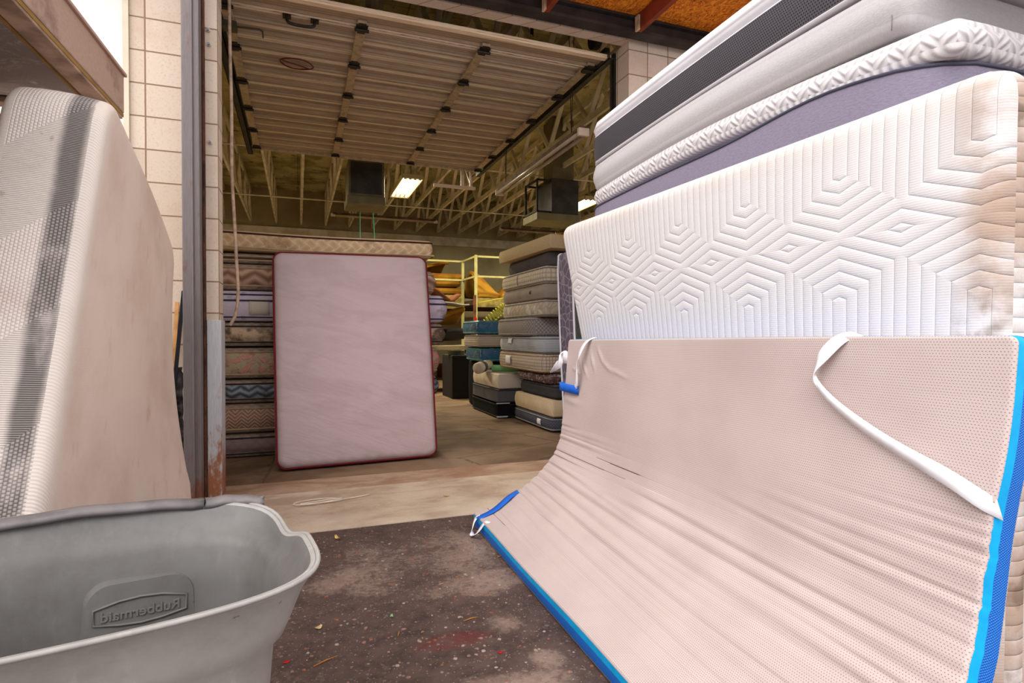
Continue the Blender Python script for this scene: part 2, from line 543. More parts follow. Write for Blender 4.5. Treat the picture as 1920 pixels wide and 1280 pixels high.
def asphalt():
    a = M('stony_asphalt', .85, 0, .35)
    x, y, z = a.ob()
    big = a.noise(1.9, a.vec(x + .35, y + 1.3), detail=7, rough=.62, dist=.5)
    sm = a.noise(11, detail=6, rough=.7)
    def blob(cx, cy, rx, ry):
        p = (x - cx) / rx; q = (y - cy) / ry
        return 1.0 - (p * p + q * q)
    bl = blob(.60, 2.72, .48, .26).max(blob(.30, 2.62, .22, .2)).max(blob(.72, 2.35, .26, .12)).max(blob(.70, 1.98, .07, .07)).max(blob(.76, 1.72, .07, .06)).max(blob(.45, 1.55, .26, .13)).max(blob(.66, 1.6, .12, .08)).max(blob(.12, 2.55, .12, .1)).max(-.8)
    fn = a.noise(38, detail=6, rough=.8)
    patch = (bl * .42 + (big - .5) * 2.4 + (sm - .5) * 2.4 + (fn - .5) * 1.6).sm(-.25, .6) * .88
    base = a.mix(sm.sm(.35, .7), rgb(92, 73, 66), rgb(60, 46, 42))
    base = a.mix(patch, base, a.mix(sm.sm(.35, .7), rgb(164, 142, 128), rgb(126, 104, 92)))
    v1 = a.voro(95, None, 'F1'); vc = a.voro(95, None, 'F1', 'Color')
    cr, cg, cb = a.sep(vc)
    st = a.mix(cr, rgb(150, 110, 98), rgb(196, 178, 168))
    st = a.mix(cg.gt(.7), st, rgb(120, 116, 122))
    on = v1.lt(.24) * cb.gt(.86)
    base = a.mix(on * .4, base, st)
    v2 = a.voro(42, None, 'F1'); r2, g2, b2 = a.sep(a.voro(42, None, 'F1', 'Color'))
    on2 = v2.lt(.22) * b2.gt(.9)
    base = a.mix(on2 * .3, base, a.mix(r2, rgb(162, 116, 104), rgb(186, 170, 160)))
    red = a.voro(1.0, a.vec(x * 5 - .62 * 5, y * 8 - 1.95 * 8), 'F1')
    rx = (x - .50) / .16; ry = (y - 1.93) / .06
    rd = (rx * rx + ry * ry).sm(1.2, .1) * sm.sm(.3, .6)
    base = a.mix(rd * .45, base, rgb(120, 28, 34))
    a.color(base)
    a.bump(on * 1.0 + on2 * 1.4 + sm * 1.2, .004)
    return a.done()
ASPH = asphalt()

# ---------------------------------------------------------------- the setting
def struct(name, mb, mat, smooth=False):
    o = mb.build(name, mat, None, smooth); o['kind'] = 'structure'; return o

WY = 4.16; WB = 4.363; XL = -.478; XR = 2.59; HZ = 3.515
struct('ground', MB().add([(-14, -12, 0), (16, -12, 0), (16, 3.25, 0), (-14, 3.25, 0)], [(0, 1, 2, 3)]), ASPH)
struct('apron', MB().box((-3.5, 3.25, -.1), (6, 4.10, .004)), APRON)
struct('threshold', MB().box((-3.5, 4.105, -.1), (6, 4.45, .002)), SILL)
struct('floor', MB().box((-5, 4.452, -.1), (12, 16.4, 0.0)), FLOORIN)
struct('wall_left', MB().box((-.967, WY, 0), (XL, WB, HZ)), BLOCK)
struct('wall_right', MB().box((XR, WY, 0), (8.0, WB, HZ)), BLOCK)
struct('wall_front', MB().box((-.967, WY, HZ), (8.0, 4.268, 5.3)), BLOCK)
WHITEP = plain('white_wall_panel', rgb(246, 243, 240), .5, 0, .03, 2)
CREAMP = plain('cream_door_frame', rgb(224, 212, 190), .5, 0, .05, 4)
struct('wall_white', MB().box((-6, WY + .04, 0), (-1.0, WB, 5.3)), WHITEP)
struct('trim_1', MB().box((-1.0, WY - .02, 0), (-.968, WB, 5.0)), CREAMP)
struct('wall_back', MB().box((-5, 16.2, 0), (12, 16.4, 5.2)), INWALL)
struct('trim_2', MB().box((-5, 16.12, 3.62), (12, 16.2, 3.86)), TRUSSP)
struct('wall_side', MB().box((-5.2, WB, 0), (-5, 16.4, 5.2)).box((12, WB, 0), (12.2, 16.4, 5.2)), INWALL)
struct('ceiling', MB().box((-5.2, 4.2, 4.86), (12.2, 16.4, 4.95)), ROOF)

# ---------------------------------------------------------------- canopy over the door
beam = MB().box((-1.5, 3.98, 3.485), (6, 4.09, 3.51)).box((-1.5, 4.02, 3.511), (6, 4.04, 3.595)).box((-1.5, 3.98, 3.596), (6, 4.155, 3.614))
tag(beam.build('canopy_beam', DARKSTEEL), 'dark steel beam fixed along the block wall above the doorway', 'beam')
tag(MB().box((.2, 2.75, 3.62), (6, 4.15, 3.638)).build('roof_board', OSB), 'orange strand board sheet roofing the canopy', 'board')
for k, jx in enumerate((.93, 1.74, 2.55, 3.36)):
    lab = ['red-brown timber joist under the orange canopy board, leftmost of the row', 'red-brown canopy joist left of the one above the right pier',
           'red-brown canopy joist whose end hangs just above the right block pier', 'red-brown canopy joist above the grey and charcoal mattresses'][k]
    r_ = root('canopy_joist', (jx + .02, 3.2, 3.487), lab, 'joist', 'joists under the canopy board')
    MB().box((jx, 2.78, 3.487), (jx + .04, 3.975, 3.617)).build('joist', JOIST, r_)
    o = MB().box((jx - .018, 3.93, 3.482), (jx, 3.975, 3.60)).build('hanger', CREAMW, r_); o['label'] = 'pale timber end block'

# ---------------------------------------------------------------- steel post, guard, bolts
r_ = root('steel_post', (-.61, 4.06, 0), 'tall weathered grey steel post standing against the left door jamb', 'post')
MB().box((-.662, 3.995, 0), (-.606, 4.15, 4.4), bev=.006).build('channel', POST, r_)
MB().box((-.604, 4.005, 0), (-.566, 4.15, 4.4), bev=.005).build('channel', POST, r_)
MB().tube([(-.605, 3.998, 0), (-.605, 3.998, 4.4)], .006, 6).build('weld_seam', POST, r_)
MB().box((-.563, 4.11, 0), (-.553, 4.158, 4.4)).build('anchor_strip', plain('rusted_strip', rgb(104, 62, 44), .8, 0, .25, 10), r_)
g = MB().box((-.549, 4.140, 0), (-.472, 4.158, 1.16), bev=.004).box((-.4775, 4.140, 0), (-.466, 4.34, 1.16), bev=.003)
tag(g.build('corner_guard', GUARD), 'pale grey steel corner guard with rust at its foot on the left door jamb', 'corner guard')
BOLT = plain('bolt_metal', rgb(190, 186, 184), .4, .6, .1, 40)
RUSTST = plain('rust_stain', rgb(168, 96, 52), .95, 0, .3, 30)
for k, (bx, bz, lb) in enumerate([(-.534, 3.02, 'topmost bolt head on the left jamb beside the post'), (-.529, 2.93, 'bolt head with rust streak just below the topmost on the left jamb'), (-.526, 2.304, 'lowest rusty bolt head on the left jamb beside the post')]):
    r_ = root('bolt', (bx, 4.155, bz), lb, 'bolt', 'bolts on the left jamb')
    wsh = MB().disc((bx, 4.154, bz), (0, 1, 0), .013, .006, 14).build('washer', BOLT, r_)
    MB().disc((bx, 4.146, bz), (.2, 1, 0), .008, .014, 6).build('bolt_head', BOLT, wsh)

# ---------------------------------------------------------------- overhead door
DZ = 3.50
dr = root('overhead_door', (1.0, 6.3, DZ), 'beige ribbed overhead door rolled open under the roof', 'garage door')
Y0 = 4.59; SEC = .69
def door_section(k):
    ya = Y0 + k * SEC; ys = []; zs = []
    n = 92
    for i in range(n + 1):
        t = i / n; y = ya + t * SEC * .996
        r = 0.0
        for c in (.03, .36, .68, .97):
            d = abs(t - c) * SEC
            r += .030 * max(0, min(1, (.034 - d) / .014))
        g = .005 * (1 if (t * 21) % 1 < .5 else -1)
        ys.append(y); zs.append(DZ - r - g)
    v = []; f = []
    xs = (-.50, 2.50)
    for y, z in zip(ys, zs):
        for x in xs: v.append((x, y, z))
    b = len(v)
    for y, z in zip(ys, zs):
        for x in xs: v.append((x, y, DZ + .035))
    for i in range(n):
        f.append((2 * i, 2 * i + 2, 2 * i + 3, 2 * i + 1)); f.append((b + 2 * i, b + 2 * i + 1, b + 2 * i + 3, b + 2 * i + 2))
        f.append((2 * i, b + 2 * i, b + 2 * i + 2, 2 * i + 2)); f.append((2 * i + 1, 2 * i + 3, b + 2 * i + 3, b + 2 * i + 1))
    f.append((0, 1, b + 1, b)); f.append((2 * n, b + 2 * n, b + 2 * n + 1, 2 * n + 1))
    return obj('door_panel', v, f, DOORP, dr, smooth=False)
for k in range(5): door_section(k)
YE = Y0 + 5 * SEC
MB().box((-.54, 4.41, DZ - .035), (2.60, 4.465, DZ + .002), bev=.006).build('bottom_board', SEALWOOD, dr)['label'] = 'weathered orange-brown wooden strip along the door edge'
MB().box((-.52, 4.47, DZ - .012), (2.54, 4.60, DZ + .03)).build('bottom_rail', DOORP, dr)
sx = (-.485, .475, 1.475, 2.455)
for x in sx:
    MB().box((x - .035, 4.56, DZ - .045), (x + .035, YE, DZ - .016), bev=.003).build('stile', STILE, dr)
for x in sx:
    for k in range(6):
        y = Y0 + k * SEC + (.04 if k == 0 else 0) - (.04 if k == 5 else 0)
        hb = MB().box((x - .045, y - .05, DZ - .052), (x + .045, y + .05, DZ - .044)).tube([(x - .055, y, DZ - .062), (x + .055, y, DZ - .062)], .013, 8)
        hb.box((x - .03, y - .075, DZ - .053), (x + .03, y + .075, DZ - .045))
        hb.build('hinge', HINGE, dr)
MB().box((-.5, YE, DZ - .06), (2.5, YE + .04, DZ + .03)).build('top_rail', STILE, dr)
lk = MB().box((-.53, 4.86, DZ - .09), (-.43, 4.96, DZ - .045)).tube([(-.44, 4.9, DZ - .07), (-.27, 4.88, DZ - .07), (-.25, 4.90, DZ - .07), (-.25, 4.98, DZ - .08)], .007, 6)
lk.build('slide_lock', TRACK, dr)
hn = MB().tube(smooth_pts([(-.07, 4.70, DZ - .02), (-.07, 4.70, DZ - .06), (-.03, 4.70, DZ - .075), (.09, 4.70, DZ - .075), (.13, 4.70, DZ - .06), (.13, 4.70, DZ - .02)], 2), .012, 8)
hn.box((-.1, 4.67, DZ - .028), (-.04, 4.73, DZ - .018)).box((.10, 4.67, DZ - .028), (.16, 4.73, DZ - .018)).build('lift_handle', HINGE, dr)
REDP = plain('dark_red_paint', rgb(110, 24, 26), .6, 0, .05, 5)
cx, cy = .0, 5.46
ring = [(cx + .135 * math.cos(a) + .01 * math.sin(3 * a), cy + .10 * math.sin(a), DZ - .036) for a in np.linspace(0, 2 * math.pi, 40)[:-1]]
MB().tube(ring, .006, 5, closed=True).tube([(cx - .12, cy - .03, DZ - .036), (cx + .10, cy + .06, DZ - .036)], .005, 5).build('paint_mark', REDP, dr)['label'] = 'dark red ring crossed by a stroke painted on the panel'

for k, (xa, lb) in enumerate([(-.58, 'dark steel door track hanging at the left edge of the overhead door'), (2.56, 'dark steel door track hanging at the right edge of the overhead door')]):
    r_ = root('door_track', (xa, 6.4, DZ), lb, 'door track')
    MB().box((xa - .03, 4.37, DZ - .05), (xa + .03, 8.35, DZ - .044)).box((xa - .03, 4.37, DZ - .05), (xa - .024, 8.35, DZ + .02)).box((xa + .024, 4.37, DZ - .05), (xa + .03, 8.35, DZ - .02)).build('horizontal_rail', TRACKDK if k == 0 else TRACK, r_)
    MB().box((xa - .05 + k * .06, 4.368, .1), (xa + .0 + k * .06, 4.378, DZ)).box((xa - .05 + k * .06, 4.37, .1), (xa - .045 + k * .06, 4.42, DZ)).build('vertical_rail', TRACKDK, r_)
    for yh in (6.2, 8.3): MB().bar((xa, yh, DZ - .02), (xa, yh, 4.86), .04, .006).build('hanger', TRACKDK, r_)
    MB().bar((xa - .01 + k * .09, 4.6, DZ + .14), (xa + k * .09, 8.3, DZ + .08), .05, .05).build('spring_angle', TRACK, r_)
r_ = root('spring_drum', (2.5, 4.56, 3.72), 'dark cable drum on the shaft above the right end of the door', 'cable drum')
MB().disc((2.5, 4.56, 3.72), (1, 0, 0), .11, .05, 24).build('drum', TRACKDK, r_)
MB().tube([(-.7, 4.56, 3.72), (2.75, 4.56, 3.72)], .014, 10).build('shaft', TRACK, r_)
tag(MB().tube(smooth_pts([(2.545, 4.385, 3.43), (2.545, 4.38, 3.38), (2.545, 4.38, 3.1), (2.545, 4.38, 1.85)], 2), .007, 6).build('lift_cable', TRACKDK), 'dark lift cable hanging down the inner side of the right block pier', 'cable')
LITW = plain('white_painted_angle', rgb(232, 214, 196), .6, 0, .04, 6)
r_ = root('operator_bracket', (2.25, 8.35, 3.3), 'white angle iron bracket hanging beyond the right inner corner of the door', 'bracket')
MB().bar((1.88, 8.35, 3.27), (2.52, 8.35, 3.27), .05, .04).build('cross_bar', LITW, r_)
MB().bar((2.32, 8.35, 3.27), (2.32, 8.35, 3.72), .05, .03).bar((2.45, 8.35, 3.27), (2.45, 8.35, 3.72), .03, .03).build('drop_bar', LITW, r_)
MB().bar((1.93, 8.4, 3.55), (1.93, 8.4, 3.85), .04, .03).bar((2.47, 8.36, 3.3), (2.62, 9.4, 4.0), .03, .03).build('brace', LITW, r_)

# rope on the door
r_ = MB().tube(smooth_pts([(-.435, 4.41, 3.46), (-.43, 4.39, 3.0), (-.42, 4.385, 2.6), (-.425, 4.38, 2.2), (-.405, 4.385, 1.8), (-.395, 4.40, 1.5), (-.385, 4.39, 1.35), (-.40, 4.38, 1.2), (-.44, 4.39, 1.13)], 3), .011, 7)
tag(r_.build('pull_rope', plain('dirty_cream_webbing', rgb(196, 168, 146), .9, 0, .15, 20), smooth=True), 'long pale pull rope hanging inside the left door jamb', 'rope')

# ---------------------------------------------------------------- roof trusses, all running front to back
BC = 3.97; TC = 4.80
def truss_meshes():
    bc = MB().box((-.02, 4.40, BC), (.02, 16.19, BC + .09))
    tc = MB().box((-.02, 4.40, TC - .08), (.02, 16.19, TC + .02))
    webs = []
    n = 9; st = (16.15 - 4.45) / n
    for i in range(n):
        ya = 4.45 + i * st
        webs.append(MB().bar((0, ya + .03, BC + .06), (0, ya + st / 2, TC - .04), .035, .06, up=(1, 0, 0)))
        webs.append(MB().bar((0, ya + st / 2, TC - .04), (0, ya + st - .03, BC + .06), .035, .06, up=(1, 0, 0)))
    return bc, tc, webs
TX = [round(.09 + .61 * k, 3) for k in range(-8, 20)]
def truss_label(x):
    if x < -.6: return 'white-painted timber roof truss beyond the rope at the left jamb', 'trusses over the left of the room'
    if x < 1.4: return 'white-painted timber roof truss behind the far edge of the overhead door, above the left stack', 'trusses above the left stack'
    if x < 3.6: return 'white-painted timber roof truss right of the lit lamp, above the aisle', 'trusses above the aisle'
    if x < 6.4: return 'white-painted timber roof truss running above the right-hand steel heater', 'trusses above the right heater'
    return 'white-painted timber roof truss over the far right of the room', 'trusses over the far right'
ORD = ['leftmost', 'second from the left', 'third from the left', 'fourth from the left', 'fifth from the left', 'sixth from the left', 'seventh from the left', 'eighth from the left', 'rightmost']
seen = {}
proto = None
for x in TX:
    lb, gr = truss_label(x)
    k_ = seen.get(gr, 0); seen[gr] = k_ + 1
    lb = lb.replace('white-painted timber', 'white-painted').replace(' behind the far edge of', ' behind').replace('the overhead door, above', 'the door, over') + ', ' + ORD[k_].replace(' from the left', ' from left')
    if proto is None:
        proto = root('roof_truss', (0, 0, 0), lb, 'roof truss', gr)
        bc, tc, webs = truss_meshes()
        bc.build('bottom_chord', TRUSSP, proto); tc.build('top_chord', TRUSSP, proto)
        for w in webs: w.build('web', TRUSSP, proto)
        proto.location.x = x
    else:
        c = proto.copy(); COL.objects.link(c); c.location.x = x; c['label'] = lb; c['group'] = gr
        for ch in proto.children:
            d = ch.copy(); COL.objects.link(d); d.parent = c
for (y, z, lb) in ((9.6, 3.93, 'thin pipe crossing under the trusses just behind the open door'), (12.9, 3.92, 'thin painted pipe crossing under the trusses near the back wall')):
    tag(MB().tube([(-4.9, y, z), (11.9, y, z + .02)], .014, 8).build('pipe', TRUSSP), lb, 'pipe')

# ---------------------------------------------------------------- lamps
TUBEOFF = plain('unlit_tube', rgb(196, 176, 150), .3, 0, .05, 4)
HOUS = plain('lamp_housing', rgb(196, 182, 140), .5, 0, .05, 4)
em = bpy.data.materials.new('lit_tube'); em.use_nodes = True
b_ = em.node_tree.nodes['Principled BSDF']; b_.inputs['Emission Color'].default_value = (1.0, .93, .66, 1); b_.inputs['Emission Strength'].default_value = 3.5
b_.inputs['Base Color'].default_value = (1, 1, .9, 1)
def lit_fixture(x0, x1, y0, y1, z, label, watts, group=None):
    r = root('ceiling_lamp', ((x0 + x1) / 2, (y0 + y1) / 2, z), label, 'ceiling lamp', group)
    w = x1 - x0
    MB().box((x0, y0, z + .05), (x1, y1, z + .075)).box((x0 - .02, y0, z), (x0, y1, z + .075)).box((x1, y0, z), (x1 + .02, y1, z + .075)).box((x0, y0 - .03, z), (x1, y0, z + .07)).box((x0, y1, z), (x1, y1 + .03, z + .07)).build('housing', HOUS, r)
    for i in range(4):
        x = x0 + w * (i + .5) / 4
        tb_ = MB().tube([(x, y0 + .06, z + .02), (x, y1 - .06, z + .02)], .019, 8).build('tube', em, r, smooth=True)
        MB().box((x - .02, y0, z + .0), (x + .02, y0 + .06, z + .045)).build('socket', TRACKDK, tb_)
    MB().bar(((x0 + x1) / 2, y0 + .2, z + .07), ((x0 + x1) / 2, y0 + .2, 4.8), .01).bar(((x0 + x1) / 2, y1 - .2, z + .07), ((x0 + x1) / 2, y1 - .2, 4.8), .01).build('hanger', TRACK, r)
    ld = bpy.data.lights.new('lamp_light', 'AREA'); ld.shape = 'RECTANGLE'; ld.size = w; ld.size_y = y1 - y0; ld.energy = watts; ld.color = (1.0, .90, .64)
    lo = bpy.data.objects.new('lamp_light', ld); COL.objects.link(lo); lo.parent = r; lo.location = (0, 0, -.02)
    return r
lit_fixture(1.70, 2.04, 9.9, 11.35, 3.75, 'lit four-tube lamp hanging above the aisle, beside the left heater', 130)
lit_fixture(5.35, 5.75, 10.2, 11.6, 3.75, 'lit lamp half hidden behind the mattress pile, right of the right heater', 130)
lit_fixture(-2.2, -1.8, 9.9, 11.35, 3.75, 'added unseen four-tube lamp lighting the far left of the room, behind the left jamb', 130)  # added out of view to brighten the interior
lit_fixture(7.6, 8.0, 7.5, 8.9, 3.75, 'added unseen four-tube lamp lighting the far right of the room, behind the pier', 100)  # another unseen lamp, added for more light indoors
RUSTH = plain('rusty_housing', rgb(120, 92, 70), .7, .1, .2, 10)
def strip_lamp(p, q, label, n=2):
    p = Vector(p); q = Vector(q); d = (q - p).normalized(); s = d.cross(Vector((0, 0, 1))).normalized()
    r = root('strip_lamp', (p + q) / 2, label, 'strip lamp')
    hs_ = MB().bar(p + Vector((0, 0, .05)), q + Vector((0, 0, .05)), .05, .05).build('housing', RUSTH, r)
    for i in (-1, 1):
        MB().tube([p + s * .04 * i + d * .05, q + s * .04 * i - d * .05], .019, 8).build('tube', TUBEOFF, r, smooth=True)
        e = p if i < 0 else q
    for e, sg in ((p, 1), (q, -1)):
        MB().box(tuple(e - Vector((.055, .02, .025))), tuple(e + Vector((.055, .02, .05))), bev=.008).build('end_cap', LITW, hs_)
        a = e + d * sg * .25
        MB().tube([a + Vector((0, 0, .07)), a + d * .1 + Vector((0, 0, 4.8 - a.z))], .004, 5).tube([a + Vector((0, 0, .07)), a - d * .1 + Vector((0, 0, 4.8 - a.z))], .004, 5).build('chain', TRACKDK, r)
strip_lamp((2.49, 4.78, 2.93), (2.51, 7.2, 2.93), 'unlit twin-tube lamp on chains right of the open door')
strip_lamp((.78, 14.1, 3.86), (3.22, 14.1, 3.86), 'unlit strip lamp near the back wall above the left stack')
strip_lamp((5.1, 14.5, 3.86), (7.5, 14.5, 3.86), 'unlit strip lamp near the back wall behind the right heater')

# heaters
r_ = root('unit_heater', (1.03, 9.75, 3.2), 'dark square unit heater hanging left of the lit lamp', 'heater')
cab_ = MB().box((.76, 9.5, 3.29), (1.33, 10.1, 3.86), bev=.01).build('cabinet', DUCT, r_)
MB().box((.80, 9.488, 3.33), (1.29, 9.5, 3.83), bev=.004).build('front_panel', HEATF, cab_)
MB().box((.74, 9.47, 3.16), (1.34, 10.12, 3.288), bev=.008).build('drip_pan', DUCT, r_)
MB().bar((.85, 9.8, 3.86), (.85, 9.8, 4.8), .02).bar((1.25, 9.8, 3.86), (1.25, 9.8, 4.8), .02).build('hanger', TRACKDK, r_)
r_ = root('unit_heater', (4.3, 9.3, 3.0), 'dark steel unit heater with open side, hanging above the right stack', 'heater')
MB().box((4.08, 9.0, 3.15), (4.6, 9.6, 3.75), bev=.01).build('cabinet', HEATF, r_)
fr = MB()
for (y, z) in ((9.04, 3.17), (9.56, 3.17), (9.04, 3.71), (9.56, 3.71)): fr.bar((3.82, y, z), (4.08, y, z), .03)
for y in (9.04, 9.56): fr.bar((3.83, y, 3.17), (3.83, y, 3.72), .03)
fr.bar((3.83, 9.04, 3.7), (3.83, 9.56, 3.7), .03).bar((3.83, 9.04, 3.18), (3.83, 9.56, 3.18), .03)
fr.build('side_frame', TRACKDK, r_)
MB().box((3.8, 8.98, 3.02), (4.62, 9.62, 3.145), bev=.008).build('drip_pan', DUCT, r_)
MB().box((4.15, 9.1, 3.75), (4.55, 9.5, 4.82)).build('duct', DUCT, r_)
GREENW = plain('green_cord', rgb(30, 84, 66), .6, 0, .1, 8)
for k, (a, b, lb) in enumerate([((1.188, 12, 4.0), (1.186, 12, 1.9), 'thin green cord hanging straight above the left stack'), ((1.42, 12, 4.0), (1.54, 12, 1.9), 'thin green cord hanging aslant, right of the straight one')]):
    tag(MB().tube([a, b], .009, 6).build('hanging_cord', GREENW), lb, 'cord', 'green cords')

# ---------------------------------------------------------------- mezzanine with foam
YEL = plain('yellow_rail_paint', rgb(186, 178, 118), .5, 0, .06, 5)
DKW = plain('dark_deck_wood', rgb(70, 52, 34), .9, 0, .2, 4)
mz = root('storage_platform', (4.6, 13, 0), 'storage platform with yellow pipe railing near the back wall', 'platform')
MB().box((2.2, 12.9, 1.72), (3.62, 15.6, 1.83)).box((3.62, 11.9, 1.72), (7.6, 15.6, 1.83)).build('deck', DKW, mz)
MB().box((2.2, 12.86, 1.66), (3.6, 12.9, 1.86)).box((3.56, 11.86, 1.66), (7.6, 11.9, 1.86)).build('fascia', plain('ply_edge', rgb(150, 132, 70), .8, 0, .2, 8), mz)
for p in [(3.58, 12.86), (2.3, 12.86), (3.60, 11.88), (5.2, 11.88), (7.0, 11.88)]:
    MB().bar((p[0], p[1], 0), (p[0], p[1], 2.78 if p[0] > 2.5 else 2.75), .055).build('post', YEL, mz)
for z in (2.75, 2.32):
    MB().bar((2.3, 12.86, z), (3.58, 12.86, z), .04).bar((3.58, 12.86, z), (3.6, 11.88, z), .04).bar((3.6, 11.88, z), (7.0, 11.88, z), .04).build('rail', YEL, mz)
MB().bar((2.3, 15.4, 0), (2.3, 15.4, 1.72), .08).bar((7.4, 15.4, 0), (7.4, 15.4, 1.72), .08).build('rear_post', DKW, mz)
FOAMY = plain('yellow_foam', rgb(160, 116, 26), .9, 0, .12, 3, dark=rgb(136, 88, 18))
FOAMP = plain('pale_yellow_foam', rgb(178, 158, 74), .9, 0, .1, 4)
def sheet(name, x0, y0, z0, w, h, t, mat, label, cat='foam sheet', group=None, wob=.02, yaw=0.0, fold=0.0, seed=0, rc=.03, re=None):
    rr = np.random.RandomState(seed); ph = rr.rand(4) * 6
    c, s_ = math.cos(yaw), math.sin(yaw)
    def S(x, y):
        zz = z0 + t / 2 + wob * (1 + np.sin(x * 5 + ph[0]) * np.cos(y * 6 + ph[1])) * .5 + fold * np.abs(np.sin(x * 2.2 + ph[2])) * np.abs(np.sin(y * 2.6 + ph[3]))
        return np.stack([x0 + x * c - y * s_, y0 + x * s_ + y * c, zz], -1)
    sl = Slab(S, w, h, t, rc, re or t * .35, 14, 10, bulge=.01)
    return tag(sl.body(name, mat, mat, loc=(x0, y0, z0)), label, cat, group)
zc = 1.835
for i, (t, lb, m) in enumerate([(.15, 'thick yellow foam slab, bottom of the pile on the platform', FOAMP), (.14, 'thick yellow foam slab, second from the bottom of the platform pile', FOAMY), (.14, 'thick yellow foam slab, third from the bottom of the platform pile', FOAMY), (.16, 'orange-yellow foam slab under the crumpled sheets on the platform', FOAMY)]):
    sheet('foam_slab', 2.42 + .03 * (i % 2), 13.0 + .02 * i, zc, 1.25 - .05 * (i % 3), 1.3, t, m, lb, 'foam slab', 'foam slabs on the platform', .012, 0, 0, i); zc += t + .02
sheet('foam_sheet', 2.45, 13.0, zc, .85, 1.2, .05, FOAMY, 'crumpled yellow foam sheet on top of the platform pile', wob=.02, fold=.22, seed=9)
sheet('foam_sheet', 2.4, 13.25, zc + .36, .6, .9, .04, FOAMP, 'pale translucent foam sheet crumpled at the very top left of the platform pile', wob=.03, fold=.2, seed=13)
sheet('foam_heap', 3.75, 12.2, 1.835, .95, 1.2, .09, FOAMY, 'sloping heap of yellow foam sheeting at the right end of the platform', wob=.04, fold=.62, seed=3)
sheet('foam_slab', 4.25, 12.05, 1.835, 1.3, .16, .14, FOAMY, 'flat yellow foam offcut right of the sloping heap', 'foam slab', None, .01, 0, 0, 6)
# air hose
COILY = plain('yellow_coil_hose', rgb(214, 208, 60), .4, 0, .05, 5)
hp = []
N_ = 17 * 14
A_ = Vector((2.72, 8.55, 1.19)); B_ = Vector((3.35, 8.45, 1.56))
for i in range(N_ + 1):
    t = i / N_; c = A_.lerp(B_, t) + Vector((0, 0, .10 * math.sin(math.pi * t)))
    a = t * 17 * 2 * math.pi
    d = (B_ - A_).normalized(); s_ = d.cross(Vector((0, 1, 0))).normalized()
    hp.append(c + s_ * .075 * math.cos(a) + Vector((0, 1, 0)) * .075 * math.sin(a))
hr = root('air_hose', tuple(A_), 'yellow coiled air hose hanging between the teal stack and the tall stack', 'air hose')
MB().tube(hp, .009, 6).build('coil', COILY, hr, smooth=True)
MB().tube(smooth_pts([tuple(B_), (3.5, 8.45, 1.68), (3.6, 8.6, 1.76), (3.62, 11.8, 1.74)], 2), .009, 6).build('feed_line', COILY, hr)
r_ = root('drop_pipe', (3.5, 11.5, 0), 'brown vertical pipe with red fitting in front of the platform', 'pipe')
MB().tube([(3.52, 11.7, 0), (3.52, 11.7, 1.9)], .035, 8).build('pipe', plain('brown_pipe', rgb(110, 66, 40), .7, 0, .2, 6), r_)
MB().tube([(3.52, 11.64, 1.30), (3.52, 11.64, 1.42)], .03, 8).build('valve', plain('red_valve', rgb(170, 20, 24), .5, 0, .05, 5), r_)

# clutter under the platform
BRN = plain('brown_cloth', rgb(112, 62, 34), .95, 0, .2, 5)
DKB = plain('dark_box', rgb(36, 30, 28), .8, 0, .1, 5)
CRM = plain('cream_board', rgb(206, 190, 150), .85, 0, .12, 6)
OLV = plain('grey_green_cloth', rgb(112, 116, 96), .9, 0, .12, 6)
wt = root('work_table', (2.55, 10.7, 0), 'cluttered cream-topped work table at the end of the aisle', 'table')
MB().box((1.75, 10.3, .78), (3.05, 11.2, .86), bev=.006).build('tabletop', CRM, wt)
for x in (1.82, 2.98):
    for y in (10.36, 11.14): MB().box((x - .04, y - .04, 0), (x + .04, y + .04, .78)).build('leg', DKW, wt)
MB().box((1.85, 10.4, .22), (2.95, 11.1, .26)).build('shelf', DKW, wt)
def heap(name, x, y, z, w, h, t, mat, label, cat, seed, fold=.25): sheet(name, x, y, z, w, h, t, mat, label, cat, None, .03, .1, fold, seed)
heap('cloth_bundle', 1.75, 10.45, .865, .72, .6, .09, OLV, 'grey-green cloth bundle at the left of the work table', 'cloth', 21, .25)
heap('foam_bundle', 2.1, 10.5, 1.24, .9, .6, .10, FOAMY, 'folded yellow foam bundle lying over the work table', 'foam', 22, .28)
heap('dark_bundle', 2.60, 10.5, .865, .5, .6, .20, DKB, 'dark bundle beneath the yellow foam on the table', 'bundle', 30, .1)
heap('brown_cloth', 2.1, 10.62, 1.66, .85, .5, .05, BRN, 'brown leather-like cloth peaked above the yellow foam', 'cloth', 25, .38)
heap('grey_cloth', 2.15, 10.35, 1.58, .9, .3, .03, plain('pale_grey_cloth', rgb(160, 156, 146), .9, 0, .1, 6), 'thin grey cloth strip draped in front of the brown cloth', 'cloth', 26, .06)
for i, (x, y, w, h, t, m, lb) in enumerate([(1.95, 10.45, .4, .4, .3, DKB, 'dark carton on the lower shelf of the work table, left'), (2.5, 10.45, .35, .4, .25, BRN, 'brown carton on the lower shelf of the work table, right')]):
    tag(MB().box((x, y, .262), (x + w, y + h, .262 + t), bev=.01).build('carton', m), lb, 'carton')
heap('scrap', 1.8, 10.0, .0, .22, .14, .05, CRM, 'pale scrap on the floor before the work table', 'scrap', 40, .05)
heap('scrap', 2.12, 10.08, .0, .2, .14, .05, BRN, 'brown scrap on the floor before the work table', 'scrap', 41, .06)
cb = root('dark_cabinet', (2.75, 9.9, 0), 'black cabinet standing left of the lower teal stack', 'cabinet')
MB().box((2.38, 9.2, 0), (3.0, 9.9, .72), bev=.015).build('body', DKB, cb)
MB().disc((2.5, 9.4, .76), (0, 0, 1), .14, .07, 20).build('basin', plain('glazed_basin', rgb(70, 76, 58), .2, 0, .1, 6), cb)

